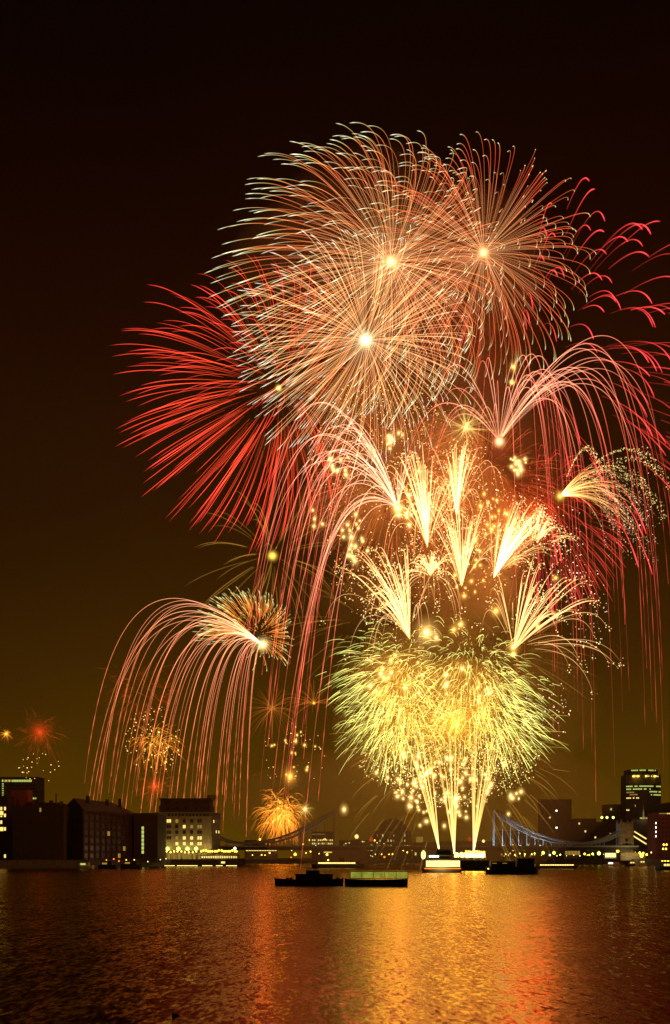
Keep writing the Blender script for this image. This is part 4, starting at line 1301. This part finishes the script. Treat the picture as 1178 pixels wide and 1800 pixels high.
# ---- the yellow green bursts over the barge
YG = [(0.0, H(1, .62, .1, .3, .7)), (0.25, H(1, .74, .2, .62, .8)), (0.6, H(.88, .80, .2, .75, .85)), (0.85, H(.62, .74, .15, .72, .85)), (1.0, H(.4, .4, .06, .35, .5))]
for cx_, cy_, R0, n0, ux, txt in ((694, 1180, 88, 230, -34, 'highest at the left'), (708, 1206, 66, 100, 0, 'second from the left in the upper row'), (668, 1222, 56, 100, -24, 'far left in the middle row'),
                                   (806, 1172, 86, 170, -20, 'highest near the middle'), (850, 1184, 82, 150, 20, 'third of the upper row, leaning right'), (884, 1226, 64, 140, 30, 'far right in the upper row'),
                                   (676, 1276, 60, 140, -18, 'lowest at the left'), (718, 1268, 66, 140, -6, 'left of the blazing heart'), (850, 1258, 74, 150, 12, 'right of the blazing heart'),
                                   (892, 1282, 58, 140, 24, 'lowest at the right')):
    burst('yellow_firework', 'grassy yellow green burst over the firework barge, ' + txt, cx_, cy_, 610 + U_(-25, 25), int(n0 * 2.3), R0 * 0.98, 2.3, (ux, 42), YG, 0.60,
          t0=(0.35, 0.8), t1=(0.75, 1.2), rj=0.4, cj=9, kk=(0.5, 2.3), light=(8500, (1, .47, .04)), group='yellow green bursts over the barge', keep=lambda v: R_() < (0.95 if v.y < 0.3 else 0.5))
GOLDX = [(0.0, H(1, .66, .1, .9, .8)), (0.5, H(1, .66, .1, .7, .8)), (1.0, H(.7, .45, .05, .4, .6))]
burst('yellow_firework', 'blazing heart of crackling gold in the lower middle of the yellow green bursts', 800, 1270, 605, 800, 104, 1.2, (0, 26), GOLDX, 0.8, t0=(0.4, 0.85), kk=(0.5, 1.5), squash=0.5, rj=0.6, cj=26,
      core=(60, (255, 205, 90), 0.05, 'core', (0, 0, 0), 14, 1.4), light=(30000, (1, .48, .05)))

burst('yellow_firework', 'paler crackling gold patch low at the left of the yellow green bursts', 700, 1285, 605, 360, 72, 1.2, (0, 26), GOLDX, 0.75, t0=(0.4, 0.85), kk=(0.3, 1.0), squash=0.6, rj=0.6, cj=20)

# ---- comets rising from the barge
CREAM = [(0.0, H(1, .55, .13, 1.0, 1.1)), (0.3, H(1, .56, .14, .8, 1.2)), (0.7, H(1, .52, .12, .6, 1.0)), (1.0, G(190, 150, 60, 0.3, 0.7))]
for bx, by, txt, lst in ((772, 1492, 'left', ((-14, 140), (-19, 190), (-15, 236), (-12, 210), (-6, 170), (-21, 240))),
                         (799, 1500, 'middle', ((-8, 160), (-3, 220), (1, 240), (-13, 220), (3, 190), (-5, 130))),
                         (833, 1498, 'right', ((8, 190), (13, 220), (2, 240), (16, 190), (-2, 200), (6, 130), (11, 160)))):
    t = thing('rising_comet', 'column of cream comets shooting up from the firework barge, ' + txt + ' of three', 'firework', P(bx, by, 590), 'comet columns rising from the barge')
    trs = []
    for a, h in lst:
        for j in range(2):
            aa = math.radians(a + U_(-1, 1))
            k = 1.4
            v0 = h * k / (1 - math.exp(-k))
            fl = flight(Vector((math.sin(aa) * v0 * (0.7), -math.cos(aa) * v0, U_(-.1, .1) * v0)), k, (math.sin(aa) * 60, 0), 1, 24, 0)
            trs.append(trail(fl, 590, CREAM, U_(0.9, 1.4), U_(0.7, 1.4)))
    emit_trails(t, trs)
    lamp_light(t, P(bx, by - 60, 590), 5000, (1, .66, .07))

# ---- far small bursts over the city
FR = [(0.0, H(1, .2, .03, .9, 1.1)), (0.5, H(.8, .08, .015, .6, 1.0)), (1.0, H(.3, .05, .005, .3, 0.8))]
FO = [(0.0, H(1, .5, .06, 1.3, 1.1)), (0.5, H(1, .3, .025, .95, 1.0)), (1.0, H(.7, .12, .01, .5, 0.8))]
burst('distant_firework', 'small hazy red burst far away over the left rooftops', 70, 1287, 1150, 200, 36, 1.3, (0, 18), FR, 0.7, t0=(.3, .85), rj=.4, cj=7, kk=(0.1, 0.4), core=(34, (255, 70, 24), .5), seg=8)
burst('distant_firework', 'tiny orange burst far away at the left edge', 11, 1290, 1150, 24, 13, 1.3, (0, 8), FO, 0.8, kk=(0.2, 0.6), core=(9, (255, 130, 40), .8), seg=8)
burst('distant_firework', 'dim red burst seen through the left pink streamers', 246, 1215, 1150, 260, 58, 1.3, (0, 16), FR, 0.7, t0=(.3, .85), rj=.3, cj=12, kk=(0.12, 0.45), seg=8)
burst('distant_firework', 'golden orange burst low behind the left pink streamers', 270, 1300, 1150, 160, 38, 1.5, (6, 30), FO, 0.8, t0=(.1, .6), rj=.4, cj=8, kk=(0.15, 0.6), core=(12, (255, 170, 50), .4), seg=10)
burst('distant_firework', 'red orange burst just above the pale hotel roof', 272, 1382, 1150, 160, 30, 1.2, (0, 14), FR, 0.7, t0=(.3, .85), rj=.5, cj=9, kk=(0.12, 0.5), core=(26, (255, 80, 26), .5), seg=8)
burst('distant_firework', 'bright orange gold burst low over the left end of the bridge', 495, 1424, 1090, 700, 34, 1.7, (-2, 36), FO, 0.6, t0=(.15, .7), rj=.5, kk=(0.4, 1.6), cj=9, core=(30, (255, 130, 20), 0.3), seg=10,
      light=(2500, (1, .42, .06)))
burst('distant_firework', 'small yellowish burst right beside the orange gold one', 536, 1422, 1090, 60, 22, 1.4, (0, 12), OLIVE, 0.8, kk=(0.4, 0.9), seg=8)

# ---- hanging star shells
STARM = {}


def star_mesh(kind):
    if kind not in STARM:
        mb = MB()
        c, k = {'y': ((1, .52, .09), 1.3), 'w': ((1, .58, .15), 1.5), 'o': ((1, .4, .05), 1.2)}[kind]
        for j in range(14):
            f = 0.26 + 2.6 * (j / 13.0) ** 1.7
            e = 0.85 * math.exp(-j * 0.36)
            mb.ball((0, 0, 0), f, 10, 6, tuple(x * e * k for x in c))
        STARM[kind] = mb.mesh('star_shell', SPARK)
    return STARM[kind]


def star(x, y, d, size, kind, label, group):
    o = bpy.data.objects.new('star_shell', star_mesh(kind))
    C.objects.link(o)
    o.location = P(x, y, d)
    q = size * U_(.55, 1.2) * d / F * 1.7
    o.scale = (q, q, q * U_(.85, 1.5))
    return tag(o, label, 'firework star', group)


def scatter(cx_, cy_, rx, ry, n, label, group, kind='y', size=(1.2, 2.2), d=610):
    for i in range(n):
        a, q = U_(0, 6.283), math.sqrt(R_())
        star(cx_ + rx * q * math.cos(a), cy_ + ry * q * math.sin(a), d + U_(-25, 25), U_(*size), kind, label, group)


scatter(780, 1385, 88, 52, 60, 'glowing yellow star hanging low over the firework barge', 'stars over the barge', 'w', (1.2, 2.1))
scatter(768, 1340, 75, 30, 16, 'glowing yellow star hanging low over the firework barge', 'stars over the barge', 'w', (1.2, 2.1))
for x, y in ((663, 1358), (681, 1367), (700, 1370), (704, 1376), (727, 1377), (696, 1393), (698, 1400), (708, 1392), (709, 1404), (723, 1402), (735, 1410), (736, 1424), (719, 1417), (744, 1428), (750, 1444), (739, 1451), (820, 1437), (781, 1452)):
    star(x + U_(-1, 1), y, 610 + U_(-20, 20), U_(1.5, 2.1), 'w', 'pale star on the left fringe of the swarm over the barge', 'left fringe stars')
for x, y in ((908, 1395), (916, 1392), (912, 1404), (898, 1399), (901, 1403), (894, 1431), (888, 1340), (887, 1345)):
    star(x, y, 610, U_(1.6, 2.2), 'w', 'pale star beside the top of the blue bridge chain', 'stars by the right chain')
for i in range(16):
    star(920 + U_(-22, 22), 815 + U_(-14, 20), 620, U_(1.4, 2.0), 'w', 'star in the tight cluster right of the tall fountains', 'right star cluster')
for i in range(9):
    star(690 + U_(-22, 22), 775 + U_(-14, 14), 630, U_(1.6, 2.3), 'w', 'star in the small cluster below the dense peach burst', 'star cluster below the peach burst')
for i in range(11):
    star(597 + U_(-22, 24), 818 + U_(-18, 18), 630, U_(1.4, 2.0), 'w', 'star among the rusty streaks left of the pale pink palm', 'stars left of the pale palm')
for x, y in ((550, 897), (553, 912), (552, 925), (567, 921)):
    star(x, y, 630, U_(1.5, 1.9), 'w', 'star in the short row left of the falling pink curtain', 'stars left of the pink curtain')
scatter(625, 945, 28, 42, 20, 'star caught among the falling pink curtain in the middle', 'stars in the pink curtain', 'w', (1.4, 2.4))
scatter(862, 905, 40, 40, 16, 'star floating above the brightest white fountain', 'stars above the fountains', 'y', (1.3, 2.3))
scatter(835, 1000, 40, 60, 16, 'amber star floating between the white fountains', 'stars between the fountains', 'y', (1.6, 2.6))
scatter(720, 870, 45, 60, 12, 'star glowing around the pale pink palm', 'stars round the pale palm', 'w', (1.6, 2.7))
scatter(700, 1190, 60, 40, 14, 'star buried in the left yellow green bursts', 'stars in the left green bursts', 'w', (1.4, 2.6))
scatter(830, 1200, 60, 40, 16, 'star buried in the right yellow green bursts', 'stars in the right green bursts', 'w', (1.4, 2.6))
scatter(512, 1322, 45, 48, 16, 'small amber star drifting over the orange gold burst', 'stars over the orange burst', 'y', (0.6, 1.3))
scatter(280, 1310, 36, 50, 20, 'tiny gold star drifting behind the left pink streamers', 'stars behind the left streamers', 'y', (0.5, 0.9), 1000)
for x, y, s_, kd, lb in ((750, 1112, 5.6, 'w', 'biggest and brightest white star above the yellow green bursts'), (767, 1121, 3.4, 'w', 'star just right of the biggest white star'),
                         (903, 645, 3.4, 'y', 'lone yellow star at the root of the sparse crimson burst'), (510, 1365, 4.0, 'o', 'amber star hanging above the orange gold burst'),
                         (605, 1423, 2.8, 'w', 'pale star right of the top of the left bridge chain'), (798, 1107, 3.0, 'y', 'amber star right of the biggest white star'),
                         (810, 1098, 3.0, 'y', 'upper amber star right of the biggest white star'), (872, 1074, 3.2, 'y', 'amber star left of the wide right fountain'),
                         (977, 1016, 2.6, 'y', 'amber star above the wide right fountain'), (945, 1101, 3.0, 'y', 'amber star within the wide right fountain'),
                         (902, 1138, 3.0, 'y', 'amber star at the foot of the wide right fountain')):
    star(x, y, 600, s_, kd, lb, None)
lamp_light(bpy.data.objects['star_shell'], bpy.data.objects['star_shell'].location, 0.001, (1, .8, .4)) if False else None


# ---- loose sparks nobody could count
def sparks(name, label, areas, d, col, r=(0.5, 0.95), k=(0.25, 1.2)):
    mb = MB()
    l = P(areas[0][0], areas[0][1], d)
    for cx_, cy_, rx, ry, n in areas:
        for i in range(n):
            q, a = math.sqrt(R_()), U_(0, 6.283)
            p = P(cx_ + rx * q * math.cos(a), cy_ + ry * q * math.sin(a), d + U_(-30, 30)) - l
            b = U_(*k)
            mb.speck(p, U_(*r) * d / F, tuple(b * x for x in lin(*col)))
    o = mb.build(name, SPARK)
    o.location = l
    return tag(o, label, 'sparks', None, 'stuff')


sparks('loose_sparks', 'fine white sparks sprinkled right of the wide white fountain', [(1030, 1080, 40, 90, 90), (1000, 1010, 40, 40, 40), (960, 1250, 45, 60, 80), (940, 950, 90, 110, 120), (1130, 860, 30, 90, 24)], 600, (240, 215, 170))
sparks('loose_sparks', 'fine gold sparks thick around the stars over the barge', [(790, 1360, 120, 60, 900), (880, 1340, 70, 50, 300), (690, 1340, 60, 40, 250)], 610, (235, 205, 120))
sparks('loose_sparks', 'fine gold sparks sprinkled through the middle of the display', [(700, 920, 130, 160, 500), (820, 930, 110, 130, 400), (680, 720, 110, 60, 260), (640, 1020, 60, 60, 200), (590, 800, 60, 60, 90)], 620, (240, 190, 110))
sparks('loose_sparks', 'scattered tiny sparks low over the left rooftops', [(270, 1300, 50, 60, 90), (70, 1350, 40, 26, 30), (520, 1330, 60, 60, 50)], 900, (255, 200, 110))


# ------------------------------------------------------------------ smoky river air round everything
def air(name, density, rgb, aniso=0.0):
    m, t, o = new_mat(name)
    pv = t.nodes.new('ShaderNodeVolumePrincipled')
    pv.inputs['Color'].default_value = (*rgb, 1)
    pv.inputs['Density'].default_value = density
    pv.inputs['Anisotropy'].default_value = aniso
    t.links.new(pv.outputs[0], o.inputs['Volume'])
    m.cycles.homogeneous_volume = True
    return m


SMOKE = [('peach smoke glowing among the three big peony bursts', 705, 500, 680, 270, 235, 40, 0.0024),
         ('reddish gold smoke drifting between the white fountains', 770, 880, 640, 200, 245, 45, 0.0018),
         ('yellow smoke glowing round the yellow green bursts', 785, 1250, 640, 195, 150, 40, 0.0030),
         ('low brown smoke bank lying over the river and the bridge chains', 735, 1425, 700, 340, 125, 42, 0.0075)]
r = random.Random(5)
for i, (x, y, q) in enumerate(((640, 800, 70), (700, 870, 80), (760, 930, 85), (830, 880, 80), (890, 930, 70), (690, 1000, 75), (800, 1030, 80), (870, 1040, 60), (760, 790, 70), (590, 900, 65), (620, 1060, 60),
                               (690, 1180, 85), (770, 1230, 90), (860, 1210, 80), (720, 1290, 80), (840, 1300, 85), (780, 1120, 60), (600, 700, 70), (540, 790, 60))):
    SMOKE.append(('puff of lit smoke drifting among the bursts', x, y, 640 + r.uniform(-40, 40), q * r.uniform(.9, 1.4), q * r.uniform(.7, 1.0), q / 4.2, 0.0042 * r.uniform(.6, 1.3)))
for lb, x, y, d, rx, ry, rz, den in SMOKE:
    m = MB()
    m.ball((0, 0, 0), 1.0, 28, 16)
    r = random.Random(int(x * y))
    ph = [(r.uniform(1.5, 4.5), r.uniform(1.5, 4.5), r.uniform(1.5, 4.5), r.uniform(0, 6.28)) for _ in range(6)]
    vs = []
    for v in m.v:
        k = 1.0 + sum(.085 * math.sin(a * v[0] + b * v[1] + c * v[2] + f) for a, b, c, f in ph)
        vs.append((v[0] * k * rx * d / F, v[1] * k * rz, v[2] * k * ry * d / F))
    m.v = vs
    o = m.build('smoke', air('drifting_smoke', den, (.95, .78, .55)))
    o.location = P(x, y, d)
    tag(o, lb, 'smoke', 'drifting smoke puffs' if lb.startswith('puff') else None, 'stuff')

mb = MB()
mb.box(-900, 900, -60, 1750, -2.2, 520)
tag(mb.build('haze', air('smoky_air', 0.00006, (0.9, 0.75, 0.55))), None, None, None, 'stuff')
